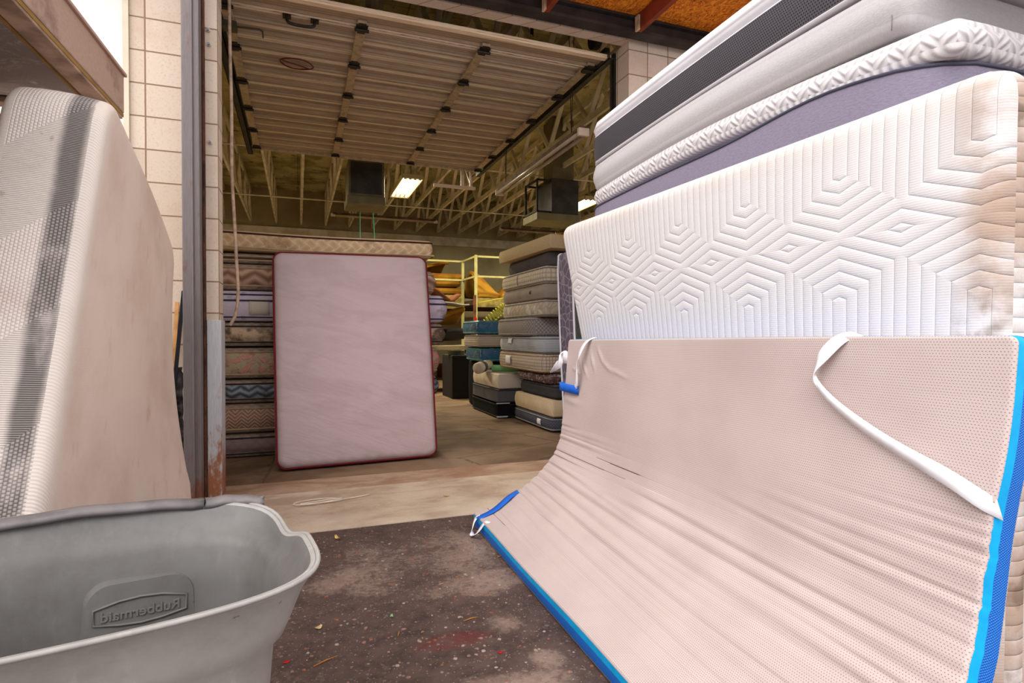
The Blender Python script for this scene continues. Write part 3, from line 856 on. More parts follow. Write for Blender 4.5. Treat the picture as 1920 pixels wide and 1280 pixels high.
# ---------------------------------------------------------------- flat mattresses
def flat(label, x0, y0, z0, w, h, t, ms, mt, pip=None, yaw=0.0, bow=0.0, rc=.09, re=.03, bulge=.012, nx=10, ny=10, puff=.0, group=None, tags=(), extra=None, pr=.007, sag=0.0, name='mattress', cat='mattress', tilt=(0, 0), hump=0.0):
    """a mattress lying flat: corner x0, y0, size w (x) by h (y), base height z0, thickness t"""
    c, s_ = math.cos(yaw), math.sin(yaw)
    def S(x, y):
        z = z0 + t / 2 + bow * np.sin(np.clip(y / h, -.1, 1.1) * math.pi) - sag * np.cos(x / w * math.pi * 2) * .5 + tilt[0] * x + tilt[1] * y + hump * np.exp(-((y - .42) / .34) ** 2)
        return np.stack([x0 + x * c - y * s_, y0 + x * s_ + y * c, z + 0 * x], -1)
    sl = Slab(S, w, h, t, rc, re, nx, ny, puff, bulge)
    ctr = S(np.array(w / 2), np.array(h / 2))
    r = root(name, (float(ctr[0]), float(ctr[1]), z0), label, cat, group)
    sl.body('body', mt, ms, r)
    if pip is not None: sl.piping(pip, r, pr)
    return sl, r

def side_patch(name, sl, edge, s0, s1, b0, b1, mat, parent, off=.004, wav=0.0):
    """a label or band sewn on a side: edge 'L' (x=0) or 'F' (y=0); s in metres along it, b 0 (top) to 1 (bottom)"""
    ns = 6; nb = 5; v = []; uv = []
    half = sl.t / 2 - sl.re
    for k in range(nb):
        b = b0 + (b1 - b0) * k / (nb - 1)
        for i in range(ns):
            s = s0 + (s1 - s0) * i / (ns - 1)
            o = sl.bulge * math.sin(math.pi * min(max(b, 0), 1)) + off + wav * math.sin(i * 1.7 + k)
            x, y = (-o, s) if edge == 'L' else (s, -o)
            p = sl.P(np.array(x), np.array(y), np.array(half * (1 - 2 * b)))
            v.append(p); uv.append((s, b))
    n1 = len(v)
    dirv = np.array([-.002, 0, 0]) if edge == 'L' else np.array([0, -.002, 0])
    v2 = [p + dirv for p in v]
    f = []
    for k in range(nb - 1):
        for i in range(ns - 1):
            a = k * ns + i
            f.append((a, a + 1, a + ns + 1, a + ns)); f.append((n1 + a, n1 + a + ns, n1 + a + ns + 1, n1 + a + 1))
    bd = [i for i in range(ns)] + [k * ns + ns - 1 for k in range(1, nb)] + [(nb - 1) * ns + i for i in range(ns - 2, -1, -1)] + [k * ns for k in range(nb - 2, 0, -1)]
    for i in range(len(bd)):
        a, b = bd[i], bd[(i + 1) % len(bd)]; f.append((a, n1 + a, n1 + b, b))
    return obj(name, v + v2, f, mat, parent, uv + uv)

WHT = plain('white_label_cloth', rgb(236, 232, 238), .8, 0, .04, 8)
def label_mat():
    a = M('printed_law_label', .8)
    u, v = a.uv()
    ln = (v * 60).frac().lt(.35) * a.noise(60, a.vec(u * 3, v * .5)).gt(.46)
    a.color(a.mix(ln * .5, rgb(222, 214, 198), rgb(110, 100, 92)))
    return a.done()
LAW = label_mat()
BLKP = plain('black_piping', rgb(44, 40, 44), .7, 0, .1, 10)
TANP = plain('tan_piping', rgb(188, 160, 126), .8, 0, .1, 10)
GRYP = plain('grey_piping', rgb(150, 146, 146), .8, 0, .1, 10)
NAVP = plain('navy_piping', rgb(52, 52, 82), .7, 0, .1, 10)

DUST = rgb(66, 50, 40)
m_diam = fabric('beige_diamond_quilt', rgb(206, 170, 128), rgb(255, 232, 198), 'ogee', .095, .008, rgb(150, 110, 74), .7, 2.5, .5, .64)
m_beige = fabric('beige_ticking', rgb(226, 196, 156), rgb(206, 174, 134), 'weave')
m_brchev = fabric('brown_chevron', rgb(214, 178, 154), rgb(140, 104, 86), 'zigzag', .07, .006, rgb(96, 70, 56), .6, 4, .5, .68)
m_lil = fabric('lilac_white_cloth', rgb(226, 214, 232), rgb(212, 200, 220), 'weave', .02, .004, rgb(110, 88, 92), .8, 4, .55, .68)
m_dirty = fabric('dirty_cream_cloth', rgb(232, 208, 178), rgb(204, 174, 144), 'weave', .03, .006, rgb(70, 54, 42), .9, 6, .42, .6)
m_pink = fabric('pink_floral', rgb(226, 160, 150), rgb(196, 180, 150), 'floral', .10, .008, rgb(120, 86, 70), .6, 6, .48, .66)
m_bluef = fabric('blue_zigzag_floral', rgb(158, 170, 182), rgb(78, 78, 92), 'zigzag', .045, .006, rgb(60, 46, 42), .7, 7, .48, .64)
m_brv = fabric('taupe_chevron', rgb(206, 168, 148), rgb(146, 112, 96), 'chevron', .05, .004, rgb(90, 64, 54), .5, 3, .5, .7)
m_greyb = fabric('mauve_grey_box', rgb(146, 124, 122), rgb(134, 112, 112), 'diamond', .09, .002, rgb(90, 70, 64), .5, 4, .5, .7)
m_top = fabric('dusty_ticking_top', rgb(176, 156, 140), rgb(150, 130, 116), 'diamond', .08, .004, DUST, .5, 3)

LY = 5.40
left = [  # z0, t, x0, x1, y, side, top, piping, label
    (0.005, .20, -.78, 1.21, LY + .03, m_greyb, m_top, BLKP, 'mauve-grey mattress with black piping at the bottom of the left stack'),
    (.22, .245, -.78, 1.23, LY, m_brv, m_top, TANP, 'brown chevron mattress, second from the floor in the left stack'),
    (.475, .20, -.76, 1.27, LY + .01, m_bluef, m_top, BLKP, 'dark blue zigzag mattress in the left stack, under the pink one'),
    (.69, .26, -.78, 1.27, LY - .01, m_pink, m_top, TANP, 'pink floral mattress in the left stack, under the stained cream one'),
    (.965, .205, -.77, 1.33, LY, m_dirty, m_top, BLKP, 'heavily stained cream mattress in the left stack, under the lilac one'),
    (1.18, .26, -.80, 1.34, LY - .02, m_lil, m_lil, NAVP, 'lilac-white mattress with navy piping and a law label in the left stack'),
    (1.45, .22, -.79, 1.24, LY, m_brchev, m_top, TANP, 'brown zigzag mattress in the left stack, just above the lilac one'),
    (1.68, .085, -.78, 1.16, LY + .03, plain('dark_brown_pad', rgb(84, 66, 60), .9, 0, .15, 8), m_top, TANP, 'thin dark brown pad near the top of the left stack'),
]
for z0, t, xa, xb, y, ms, mt, pp, lb in left:
    sl, r = flat(lb, xa, y, z0, xb - xa, 1.40, t, ms, mt, pp, rc=.11, re=min(.045, t * .4), bulge=.03 if t > .1 else .01, nx=8, ny=6)
    if lb.startswith('lilac'):
        side_patch('law_label', sl, 'F', .41, .57, .15, .95, LAW, r, .006)['label'] = 'cream printed law label'
        x, y_, ox, oy = sl.loop()
        v, f = tube_geo([tuple(p) for p in sl.P(x + ox * .03, y_ + oy * .03, np.full(len(x), .045))], .007, 6, True)
        obj('piping', v, f, NAVP, r)
    if lb.startswith('mauve'):
        v, f = tube_geo([tuple(p) for p in sl.P(*[a for a in sl.loop()[:2]], np.full(len(sl.loop()[0]), .04))], .008, 6, True)
        obj('piping', v, f, BLKP, r)
sl, r = flat('long beige mattress with a diamond-quilted side, topmost of the left stack', -.80, LY - .03, 1.782, 2.0, 1.38, .165, m_diam, m_beige, TANP, rc=.05, re=.03, bulge=.008, sag=-.012)
v, f = tube_geo([tuple(p) for p in sl.rim(1, .002)], .008, 6, True)
obj('dark_binding', v, f, plain('dark_brown_binding', rgb(72, 36, 30), .8, 0, .1, 8), r)

# ---------------------------------------------------------------- grey mattress with red piping, leaning on the left stack
mg_face = M('mauve_grey_suede', .85, 0, .2)
u_, v_ = mg_face.uv(); co_ = mg_face.vec(u_, v_)
n1_ = mg_face.noise(2.2, mg_face.vec(u_ * 1.0 + v_ * .6, v_ * 2.2), detail=5, rough=.6, dist=.8)
mg_face.color(mg_face.mix(n1_.sm(.4, .65) * .5, rgb(186, 166, 168), rgb(170, 150, 150)))
mg_face.bump(mg_face.noise(3.2, mg_face.vec(u_ * .8 + v_ * .5, v_ * 2.6 + u_ * .9), detail=3, dist=.3) * 1.0 + mg_face.noise(240, co_) * .1, .010)
mg_face = mg_face.done()
mg_side = fabric('grey_border_cloth', rgb(150, 148, 150), rgb(130, 130, 134), 'weave', .03, .003, rgb(80, 72, 70), .4, 5)
RED = plain('dark_red_piping', rgb(120, 14, 34), .7, 0, .1, 20)
W_ = 1.235; H_ = 1.79
q00 = np.array([-.155, 4.79, .02]); q10 = np.array([1.11, 4.89, .02]); q01 = np.array([-.19, 5.20, 1.735]); q11 = np.array([1.09, 5.23, 1.755])
def Sg(x, y):
    a = (x / W_)[..., None]; b = (y / H_)[..., None]
    P = q00 * (1 - a) * (1 - b) + q10 * a * (1 - b) + q01 * (1 - a) * b + q11 * a * b
    P = P + np.array([0, -.02, 0]) * np.sin(np.clip(b, 0, 1) * math.pi) * 1.0
    return P
def dg(x, y):
    r = np.random.RandomState(5); d = np.zeros_like(x)
    for k in range(26):
        px, py = (r.rand() * W_, r.rand() * H_); an = -.45 + r.randn() * .25
        if r.rand() < .6: px = W_ * (.03 if r.rand() < .5 else .97)
        uu = (x - px) * math.cos(an) + (y - py) * math.sin(an); vv = -(x - px) * math.sin(an) + (y - py) * math.cos(an)
        L = .10 + r.rand() * .25; wd = .014 + r.rand() * .022
        d += (r.rand() - .45) * .011 * np.exp(-(uu / L) ** 2) * np.exp(-(vv / wd) ** 2)
    d -= .006 * np.exp(-((y - .02) / .03) ** 2) * (np.sin(x * 60) * .5 + .5)
    return d
slg = Slab(Sg, W_, H_, .15, .07, .045, 90, 120, .012, .012, dg)
rg = root('mattress', (.5, 4.9, 0), 'mauve-grey mattress with dark red piping standing upright, leaning on the left stack', 'mattress')
slg.body('body', mg_face, mg_side, rg)
slg.piping(RED, rg, .0095, (1,), out=.002)
slg.piping(BLKP, rg, .007, (-1,))

# ---------------------------------------------------------------- stack B: teal and pale mattresses
def teal():
    a = M('teal_floral_vinyl', .35, 0, .5)
    u, v = a.uv(); co = a.vec(u, v)
    n = a.noise(11, co, detail=3, dist=1.6); n2 = a.noise(26, co, detail=3, dist=1.0)
    fl = n.sm(.52, .58) * n2.sm(.4, .6)
    c = a.mix(a.noise(4, co).sm(.35, .7), rgb(40, 104, 152), rgb(20, 58, 98))
    c = a.mix(fl * .8, c, rgb(150, 160, 168))
    a.color(c); a.bump(n2, .004); return a.done()
TEAL = teal()
TEALP = plain('teal_piping', rgb(90, 168, 160), .5, 0, .1, 8)
m_pg = fabric('pale_grey_ticking', rgb(196, 186, 176), rgb(180, 168, 158), 'hrib', .03, .002, rgb(120, 100, 84), .5, 4)
m_cream = fabric('cream_foam_cover', rgb(228, 214, 196), rgb(214, 200, 182), 'weave', .03, .003, rgb(170, 150, 128), .5, 4)
m_dgb = fabric('charcoal_box_cloth', rgb(104, 102, 108), rgb(90, 88, 94), 'marl', .03, .003, rgb(60, 54, 54), .4, 4)
m_blk = fabric('black_box_cloth', rgb(24, 22, 24), rgb(18, 17, 19), 'weave')
BX = 2.36
_, rk = flat('black box spring on the floor at the bottom of the short stack', BX, 6.86, .012, 1.5, 1.15, .17, m_blk, m_blk, BLKP, rc=.05, re=.012, bulge=.0, name='box_spring', cat='box spring')
sl, r = flat('charcoal box spring, second from the floor in the short stack', BX - .0, 6.84, .20, 1.5, 1.15, .165, m_dgb, m_dgb, BLKP, rc=.05, re=.012, bulge=.0, name='box_spring', cat='box spring')
CLR = plain('clear_plastic_corner', rgb(210, 208, 210), .2, 0, .05, 8)
MB().box((BX - .012, 6.83, .187), (BX + .16, 6.86, .20), bev=.003).build('corner_protector', CLR, r)
MB().box((BX - .004, 6.85, .012), (BX + .14, 6.875, .03), bev=.003).build('corner_protector', CLR, rk)
sl, r = flat('cream foam mattress under the green roll in the short stack', BX + .02, 6.86, .372, 1.5, 1.12, .19, m_cream, m_cream, None, rc=.03, re=.02)
GRN = fabric('pale_green_foam', rgb(150, 214, 146), rgb(132, 196, 130), 'weave', .03, .003)
gp = [(2.47, 7.36, .612), (2.62, 7.2, .612), (2.85, 7.12, .612), (3.05, 7.1, .612)]
o = MB().tube(smooth_pts(gp, 3), .045, 14).build('green_foam_roll', GRN, smooth=True)
tag(o, 'pale green foam roll lying between the teal and cream mattresses of the short stack', 'foam roll')
rr_ = root('rolled_topper', (2.3, 7.35, .55), 'grey-banded white rolled topper sticking out of the short stack beside the green roll', 'rolled topper')
a0 = Vector((2.46, 7.50, .66)); a1 = Vector((2.20, 7.22, .615))
MB().tube([a0, a0.lerp(a1, .5), a0.lerp(a1, .92), a1], [.06, .075, .075, .06], 16).build('roll', m_cream, rr_, smooth=True)
MB().tube([a0.lerp(a1, .50), a0.lerp(a1, .70)], .078, 16).build('band', m_dgb, rr_, smooth=True)
flat('teal floral mattress, lower of two in the short stack, resting near the green roll', BX + .02, 7.62, .685, 1.4, .8, .195, TEAL, TEAL, TEALP, rc=.09, re=.03)
flat('pale grey mattress between the two teal mattresses', BX - .02, 7.56, .892, 1.4, .82, .165, m_pg, m_pg, GRYP, rc=.07, re=.02)
flat('teal floral mattress with light piping, topmost of the short stack', BX - .04, 7.60, 1.07, 1.4, .8, .19, TEAL, TEAL, TEALP, rc=.09, re=.03)
# spacer mattress carrying the teal ones
flat('dark mattress on the floor under the teal mattresses, behind the short stack', BX + .1, 8.02, 0.01, 1.3, .5, .66, m_blk, m_blk, None, rc=.05, re=.02)

# ---------------------------------------------------------------- stack A: tall right stack
m_sp = fabric('speckled_foam', rgb(244, 224, 184), rgb(176, 144, 100), 'marl', .035, .004)
m_dk = fabric('dark_grey_box', rgb(104, 98, 100), rgb(92, 88, 90), 'weave', .03, .003, rgb(70, 62, 60), .5, 4)
m_wq = fabric('white_square_quilt', rgb(236, 222, 202), rgb(168, 152, 134), 'grid', .055, .008)
m_gb = fabric('grey_beige_box', rgb(172, 160, 150), rgb(162, 150, 142), 'weave', .03, .002, rgb(130, 110, 96), .4, 4)
m_wc = fabric('worn_cream_leaf', rgb(204, 190, 170), rgb(176, 162, 144), 'leaf', .10, .005, rgb(232, 226, 216), .7, 6, .52, .62)
m_gd = fabric('grey_diamond', rgb(178, 168, 164), rgb(104, 96, 94), 'diamond', .045, .004)
m_bw = fabric('blue_white_ticking', rgb(186, 190, 196), rgb(172, 176, 184), 'hrib', .02, .001, rgb(150, 140, 136), .5, 3)
m_bg = fabric('beige_grid_ticking', rgb(208, 190, 172), rgb(128, 108, 94), 'grid', .036, .004)
m_pl = M('plastic_wrapped_brown', .15, 0, .6)
nn = m_pl.noise(14, m_pl.vec(*[q for q in m_pl.uv()]), detail=5, dist=2.0)
m_pl.color(m_pl.mix(nn.sm(.5, .66), rgb(84, 56, 56), rgb(190, 170, 172))); m_pl.bump(nn, .02); m_pl = m_pl.done()
m_ch = fabric('charcoal_pleats', rgb(78, 74, 76), rgb(62, 60, 62), 'hrib', .12, .004)
m_fm = fabric('yellowed_foam', rgb(226, 202, 168), rgb(212, 186, 150), 'weave', .03, .004, rgb(236, 222, 200), .5, 3)
m_bd = fabric('blue_charcoal_lattice', rgb(56, 58, 70), rgb(96, 96, 106), 'mesh', .03, .003)
AX = 2.52
tall = [  # label, x0, ynear, z0, depth, t, side, top, piping, kwargs
    ('blue-charcoal latticed mattress on the floor at the bottom of the tall right stack', AX + .03, 5.62, .01, 1.16, .155, m_bd, m_bd, GRYP, dict(rc=.08)),
    ('yellowed bare foam slab, second from the floor in the tall right stack', AX + .03, 5.60, .17, 1.13, .19, m_fm, m_fm, None, dict(rc=.03)),
    ('charcoal pleated mattress above the bare foam in the tall right stack', AX + .05, 5.58, .365, 1.02, .155, m_ch, m_ch, BLKP, dict(rc=.06)),
    ('brown mattress wrapped in shiny plastic in the tall right stack', AX + .02, 5.66, .523, .98, .11, m_pl, m_pl, None, dict(rc=.06)),
    ('beige grid-woven mattress with a blank white tag in the tall right stack', AX - .04, 5.72, .64, 1.45, .21, m_bg, m_bg, TANP, dict(rc=.09)),
    ('pale blue-grey mattress with a small white tag in the tall right stack', AX - .04, 5.70, .853, 1.45, .19, m_bw, m_bw, GRYP, dict(rc=.10)),
    ('grey diamond-quilted mattress with a rounded corner, halfway up the tall right stack', AX - .07, 5.92, 1.046, 1.30, .215, m_gd, m_gd, GRYP, dict(rc=.16)),
    ('worn cream leaf-patterned mattress above the grey diamond one', AX - .01, 5.72, 1.264, 1.36, .19, m_wc, m_wc, GRYP, dict(rc=.07)),
    ('plain grey-beige box spring with a small black tab, high in the tall right stack', AX - .01, 5.70, 1.457, 1.35, .165, m_gb, m_gb, None, dict(rc=.04, name='box_spring', cat='box spring')),
    ('white square-quilted mattress high in the tall right stack', AX - .02, 5.68, 1.625, 1.42, .19, m_wq, m_wq, GRYP, dict(rc=.08)),
    ('dark grey box spring just under the speckled foam on the tall right stack', AX + .03, 5.70, 1.818, 1.25, .155, m_dk, m_dk, None, dict(rc=.04, name='box_spring', cat='box spring')),
]
for lb, x0, yn, z0, dp, t, ms, mt, pp, kw in tall:
    kw = dict(kw); sl, r = flat(lb, x0, yn, z0, 1.9, dp, t, ms, mt, pp, re=min(.03, t * .25), **kw)
    if 'blank white tag' in lb: side_patch('tag', sl, 'L', .92, 1.10, .1, .8, WHT, r, .012, .003)
    if 'small white tag' in lb: side_patch('tag', sl, 'L', .90, 1.04, -.05, .45, WHT, r, .012, .006)
    if 'black tab' in lb: side_patch('tab', sl, 'L', .38, .42, .2, .6, BLKP, r, .004)
    if 'latticed' in lb: side_patch('tag', sl, 'L', .26, .36, .15, .85, WHT, r, .006)
    if 'square-quilted' in lb: side_patch('seam_band', sl, 'L', .80, .815, 0, 1, GRYP, r, .004)
flat('speckled beige foam mattress, topmost of the tall right stack', AX - .03, 5.52, 1.978, 1.7, 1.50, .15, m_sp, m_sp, None, yaw=.03, rc=.015, re=.01)
tag(MB().tube(smooth_pts([(2.66, 5.75, 2.165), (2.74, 5.72, 2.18), (2.82, 5.75, 2.165)], 2), .03, 10).build('brass_fitting', plain('brass', rgb(150, 110, 50), .3, .7, .1, 10), smooth=True), 'small brass coil lying on the speckled foam at the top of the tall stack', 'fitting')

# ---------------------------------------------------------------- hexagon-stitched mattress standing in the doorway
m_hex = fabric('violet_grey_hexagon', rgb(112, 102, 118), rgb(158, 148, 160), 'hex', .085, .004)
m_hexf = fabric('dark_green_grey_cloth', rgb(82, 82, 80), rgb(70, 70, 70), 'diamond', .09, .004)
W2 = 1.9; H2 = 1.78
def Sh(x, y):   # face towards the street (-y); left end shows the hexagon border
    return np.stack([2.30 - .085 * (y / H2) + x, 4.60 + .02 * np.sin(y / H2 * 3) + 0 * x, .02 + y + 0 * x], -1)
slh = Slab(Sh, W2, H2, .32, .06, .02, 14, 14, .0, .012)
rh = root('mattress', (3.2, 4.56, 0), 'violet-grey hexagon-stitched mattress with white piping standing on edge inside the doorway', 'mattress')
slh.body('body', m_hexf, m_hex, rh)
slh.piping(plain('white_piping', rgb(224, 222, 232), .7, 0, .04, 8), rh, .011)

# ---------------------------------------------------------------- pile of mattresses at right (lying flat) 
m_pur = fabric('heathered_violet_grey', rgb(176, 168, 188), rgb(96, 90, 112), 'marl', .016, .002)
m_wt = fabric('white_angular_knit', rgb(240, 236, 236), rgb(222, 218, 222), 'chevron', .05, .005)
m_lg = fabric('light_grey_marl', rgb(226, 222, 223), rgb(176, 172, 175), 'marl', .016, .002)
def charcoal_mesh():
    a = M('charcoal_mesh_border', .7, 0, .3)
    u, v = a.uv()
    row = (v / .011).floor() * .5
    h = (((u / .011) + row).frac() - .5).abs() + ((v / .011).frac() - .5).abs()
    d = h.sm(.28, .4)
    a.color(a.mix(d, rgb(30, 28, 32), rgb(84, 80, 86))); a.bump(d, .003)
    return a.done()
m_cm = charcoal_mesh()
m_wv = plain('white_velour', rgb(244, 242, 248), .9, 0, .03, 3)
PX = 1.735
flat('violet-grey heathered mattress with dark piping lying behind the leaning white one', PX - .01, 1.10, 1.655, 1.5, 2.20, .20, m_pur, m_pur, plain('slate_piping', rgb(74, 74, 92), .7, 0, .05, 8), bow=.03, rc=.20, re=.012, bulge=.004, nx=14, ny=30, pr=.006, hump=.042)
flat('white angular-knit mattress lying between the violet-grey and the light grey ones', PX + .01, 1.08, 1.868, 1.5, 2.15, .105, m_wt, m_wt, None, bow=.05, rc=.06, re=.03, bulge=.008, nx=14, ny=30)
sl, r = flat('thick light grey marl mattress under the charcoal-sided one', PX, 1.21, 2.0, 1.5, 2.0, .175, m_lg, m_lg, None, bow=.03, tilt=(0, -.025), rc=.05, re=.04, bulge=.012, nx=14, ny=30)
v, f = tube_geo([tuple(p) for p in sl.P(np.full(6, .0) - .004, np.full(6, .055), np.linspace(.08, -.08, 6))], .0015, 5)
obj('corner_seam', v, f, plain('grey_seam', rgb(140, 138, 142), .8, 0, .05, 8), r)
flat('white and charcoal mattress on top of the right pile, charcoal mesh side', PX, .75, 2.19, 1.5, 2.52, .165, m_cm, m_wv, None, bow=.02, tilt=(0, -.025), rc=.12, re=.008, bulge=.006, nx=10, ny=30)
slw = flat('white velour pillow-top panel capping the charcoal mesh mattress', PX - .006, .76, 2.357, 1.5, 2.50, .085, m_wv, m_wv, None, bow=.02, tilt=(0, -.025), rc=.12, re=.03, bulge=.006, nx=10, ny=30, pr=.002, name='mattress_topper', cat='mattress topper')
for i, (x0, y0, t, lb) in enumerate([(2.16, 1.15, .40, 'thick grey mattress on the ground at the base of the right pile'), (2.10, 1.2, .41, 'thick grey mattress, second from the ground in the right pile'),
                                     (2.11, 1.12, .41, 'thick grey mattress, third from the ground in the right pile'), (2.05, 1.15, .40, 'thick grey mattress under the violet-grey one in the right pile')]):
    flat(lb, x0, y0, .003 + i * .413, 1.3, 1.9, t, m_lg if i % 2 else m_wt, m_lg, None, rc=.08, re=.04)

# ---------------------------------------------------------------- big white hexagon-quilted mattress leaning against the pile
def white_hex():
    a = M('white_hexagon_quilt', .85, 0, .2)
    u, v = a.uv(); co = a.vec(u, v)
    P = .38
    s = (u - .31).tri(P)
    w = .205 - (v - 1.375).abs()
    f = (s * .36 + w * .93).max(s)
    g = (f * (math.pi / .037) + 1.1).sin().abs()
    h = g.pow(.35)
    fine = (v * 900).sin() * .5 + .5
    ridge = g.sm(.30, .0)
    c = a.mix(ridge, rgb(226, 223, 224), rgb(242, 241, 244))
    n = a.noise(3.2, co, detail=6, rough=.6)
    top = v.sm(1.50, 1.76)
    c = a.mix((n * .6 + top * .55).sm(.52, .95) * .28, c, rgb(214, 190, 162))
    nearst = u.sm(2.1, 2.24) * n.sm(.36, .60)
    c = a.mix(nearst * .8, c, rgb(168, 134, 108))
    far = u.sm(.05, .0) * n.sm(.3, .6) * .8
    c = a.mix(far, c, rgb(176, 160, 140))
    dk = a.noise(7, a.vec(u, v * .6), detail=5).sm(.55, .66) * u.sm(2.12, 2.22)
    c = a.mix(dk * .75, c, rgb(120, 100, 84))
    a.color(c)
    a.bump(h + a.noise(260, co) * .12 + fine * .05, .0042)
    return a.done()
MWH = white_hex()
WW = 2.255; WH = 1.74
c00 = np.array([1.90, 3.12, .015]); c10 = np.array([1.62, .87, .015]); c01 = np.array([1.53, 3.10, 1.712]); c11 = np.array([1.64, .865, 1.715])
def Sw(x, y):
    a = (x / WW)[..., None]; b = (y / WH)[..., None]
    P = c00 * (1 - a) * (1 - b) + c10 * a * (1 - b) + c01 * (1 - a) * b + c11 * a * b
    return P
slw_ = Slab(Sw, WW, WH, .16, .07, .05, 60, 50, .012, .006)
rw = root('mattress', (1.75, 2, 0), 'large white hexagon-quilted mattress with brown stains leaning in front of the right pile', 'mattress')
slw_.body('body', MWH, MWH, rw)

# ---------------------------------------------------------------- taupe perforated topper slumped in front of it
def perf():
    a = M('perforated_taupe_cover', .75, 0, .25)
    u, v = a.uv()
    p = .0072
    row = (v / p).floor() * .5
    fx = ((u / p) + row).frac() - .5; fy = (v / p).frac() - .5
    d = (fx * fx + fy * fy * 1.6)
    dot = d.sm(.055, .025)
    n = a.noise(2.5, a.vec(u, v), detail=3)
    c = a.mix(n.sm(.35, .7), rgb(200, 184, 180), rgb(192, 175, 171))
    c = a.mix(dot * .75, c, rgb(128, 100, 100))
    a.color(c); a.bump(1.0 - dot, .0008, .6)
    return a.done()
PERF = perf()
def bluemesh():
    a = M('blue_mesh_border', .6, 0, .35)
    u, v = a.uv()
    h = ((u * 1.0 + v * .6) * (math.pi / .006)).sin().abs() * ((u - v * .6) * (math.pi / .006)).sin().abs()
    a.color(a.mix(h.sm(.1, .6), rgb(18, 92, 200), rgb(36, 140, 246))); a.bump(h, .002)
    return a.done()
BLUEM = bluemesh()
CYAN = plain('cyan_zip_tape', rgb(0, 168, 232), .55, 0, .06, 20)
fL, LL = arc_fn([(.905, 3.03, .047), (1.04, 3.03, .062), (1.24, 3.03, .155), (1.40, 3.03, .29), (1.485, 3.03, .43), (1.50, 3.03, .72), (1.515, 3.03, 1.035)], 2)
fR, LR = arc_fn([(.865, .735, .047), (1.0, .735, .07), (1.17, .74, .19), (1.298, .747, .36), (1.353, .761, .50), (1.386, .765, .65), (1.435, .760, .84), (1.465, .765, 1.06)], 2)
TW = 2.26; TH = 1.33
def St(x, y):
    b = y / TH; a = np.asarray(x / TW)[..., None]
    return fL(b) * (1 - a) + fR(b) * a
def dt(x, y):
    r = np.random.RandomState(3); d = np.zeros_like(x)
    def crease(y0, slope, curve, wd, A, xa, xb, xs):
        yc = y0 + slope * (x - xa) + curve * (x - xa) ** 2
        env = (1 / (1 + np.exp(-(x - xa) / xs))) * (1 / (1 + np.exp((x - xb) / (xs * 3))))
        v = (y - yc) / wd
        return A * (np.exp(-v * v) - .55 * np.exp(-((v - 2.0) / 1.4) ** 2)) * env
    for k in range(26):            # short gathers fanning from the far edge where it bends
        y0 = .22 + .62 * r.rand(); L = .12 + .55 * r.rand() ** 2
        d -= crease(y0, (y0 - .62) * .08 - .02, .0, .006 + .006 * r.rand(), .002 + .003 * r.rand(), -.05, L, .03)
    for y0, sl_, cv, wd, A, xa, xb in [(.50, -.035, .0, .017, .011, .12, 2.4), (.45, -.05, .0, .012, .006, .05, 1.4), (.56, -.06, .0, .010, .006, .05, 1.1), (.40, -.06, .0, .013, .006, .0, 1.9),
                                       (.62, -.04, 0, .012, .009, 1.0, 2.4), (.55, .0, -.02, .014, .010, .9, 2.4), (.74, -.08, 0, .012, .006, 1.5, 2.4), (.36, -.03, 0, .013, .008, .5, 2.4),
                                       (.27, -.04, 0, .014, .009, .3, 2.1), (.20, -.03, 0, .013, .007, .3, 1.6), (.80, -.06, 0, .01, .004, 1.7, 2.4), (.30, -.03, 0, .012, .006, 1.0, 2.4), (.42, .02, -.02, .011, .006, 1.2, 2.4), (.14, -.03, 0, .012, .006, .15, 1.0), (.09, -.02, 0, .010, .006, .1, .7)]:
        d -= crease(y0, sl_, cv, wd, A * .62, xa, xb, .08)
    for k in range(18):            # gathers at the near edge
        y0 = .30 + .62 * r.rand(); L = .1 + .3 * r.rand()
        yc = y0 + .05 * (TW - x)
        d -= (.002 + .003 * r.rand()) * np.exp(-((y - yc) / (.007 + .005 * r.rand())) ** 2) * np.exp(-((TW - x) / L) ** 2)
    for (px, py, an, L, wd, A) in [(.18, 1.20, -1.1, .05, .012, .006), (.24, 1.17, -.9, .06, .012, .006), (.33, 1.21, -1.0, .05, .014, .007), (.42, 1.24, -.8, .06, .012, .006), (.14, 1.15, -.3, .05, .01, .005), (.50, 1.19, -.5, .05, .012, .005), (.62, 1.16, -.2, .09, .012, .004), (.1, .98, -.1, .1, .02, .006)]:
        uu = (x - px) * math.cos(an) + (y - py) * math.sin(an); vv = -(x - px) * math.sin(an) + (y - py) * math.cos(an)
        d += A * np.exp(-(uu / L) ** 2) * np.exp(-(vv / wd) ** 2)
    d += .010 * np.sin(x * 2.6 + 1) * np.sin(y * 3.0) + .004 * np.sin(x * 6 + y * 3)
    return d
slt = Slab(St, TW, TH, .085, .02, .008, 260, 300, .0, .004, dt, band=(0, .16, .33, .6, .85, 1.0))
rt = root('mattress_topper', (1.2, 2, 0), 'taupe perforated mattress topper with blue mesh edge, slumped against the white mattress', 'mattress topper')
v1, f1, u1 = slt.face(1); v2, f2, u2 = slt.face(-1)
obj('cover', np.concatenate([v1, v2]), f1 + [tuple(i + len(v1) for i in q) for q in f2], PERF, rt, np.concatenate([u1, u2]))
v3, f3, u3, m3 = slt.side()
obj('zip_tape', v3, [q for q, k in zip(f3, m3) if k < 2], CYAN, rt, u3)['label'] = 'cyan zip tape'
obj('mesh_border', v3, [q for q, k in zip(f3, m3) if k >= 2], BLUEM, rt, u3)['label'] = 'royal blue mesh border'
def T(x, y, o): return tuple(slt.P(np.array(float(x)), np.array(float(y)), np.array(float(o))))
WEB = plain('white_webbing', rgb(244, 242, 248), .75, 0, .03, 30)
WEBB = plain('blue_webbing', rgb(26, 104, 214), .65, 0, .05, 30)
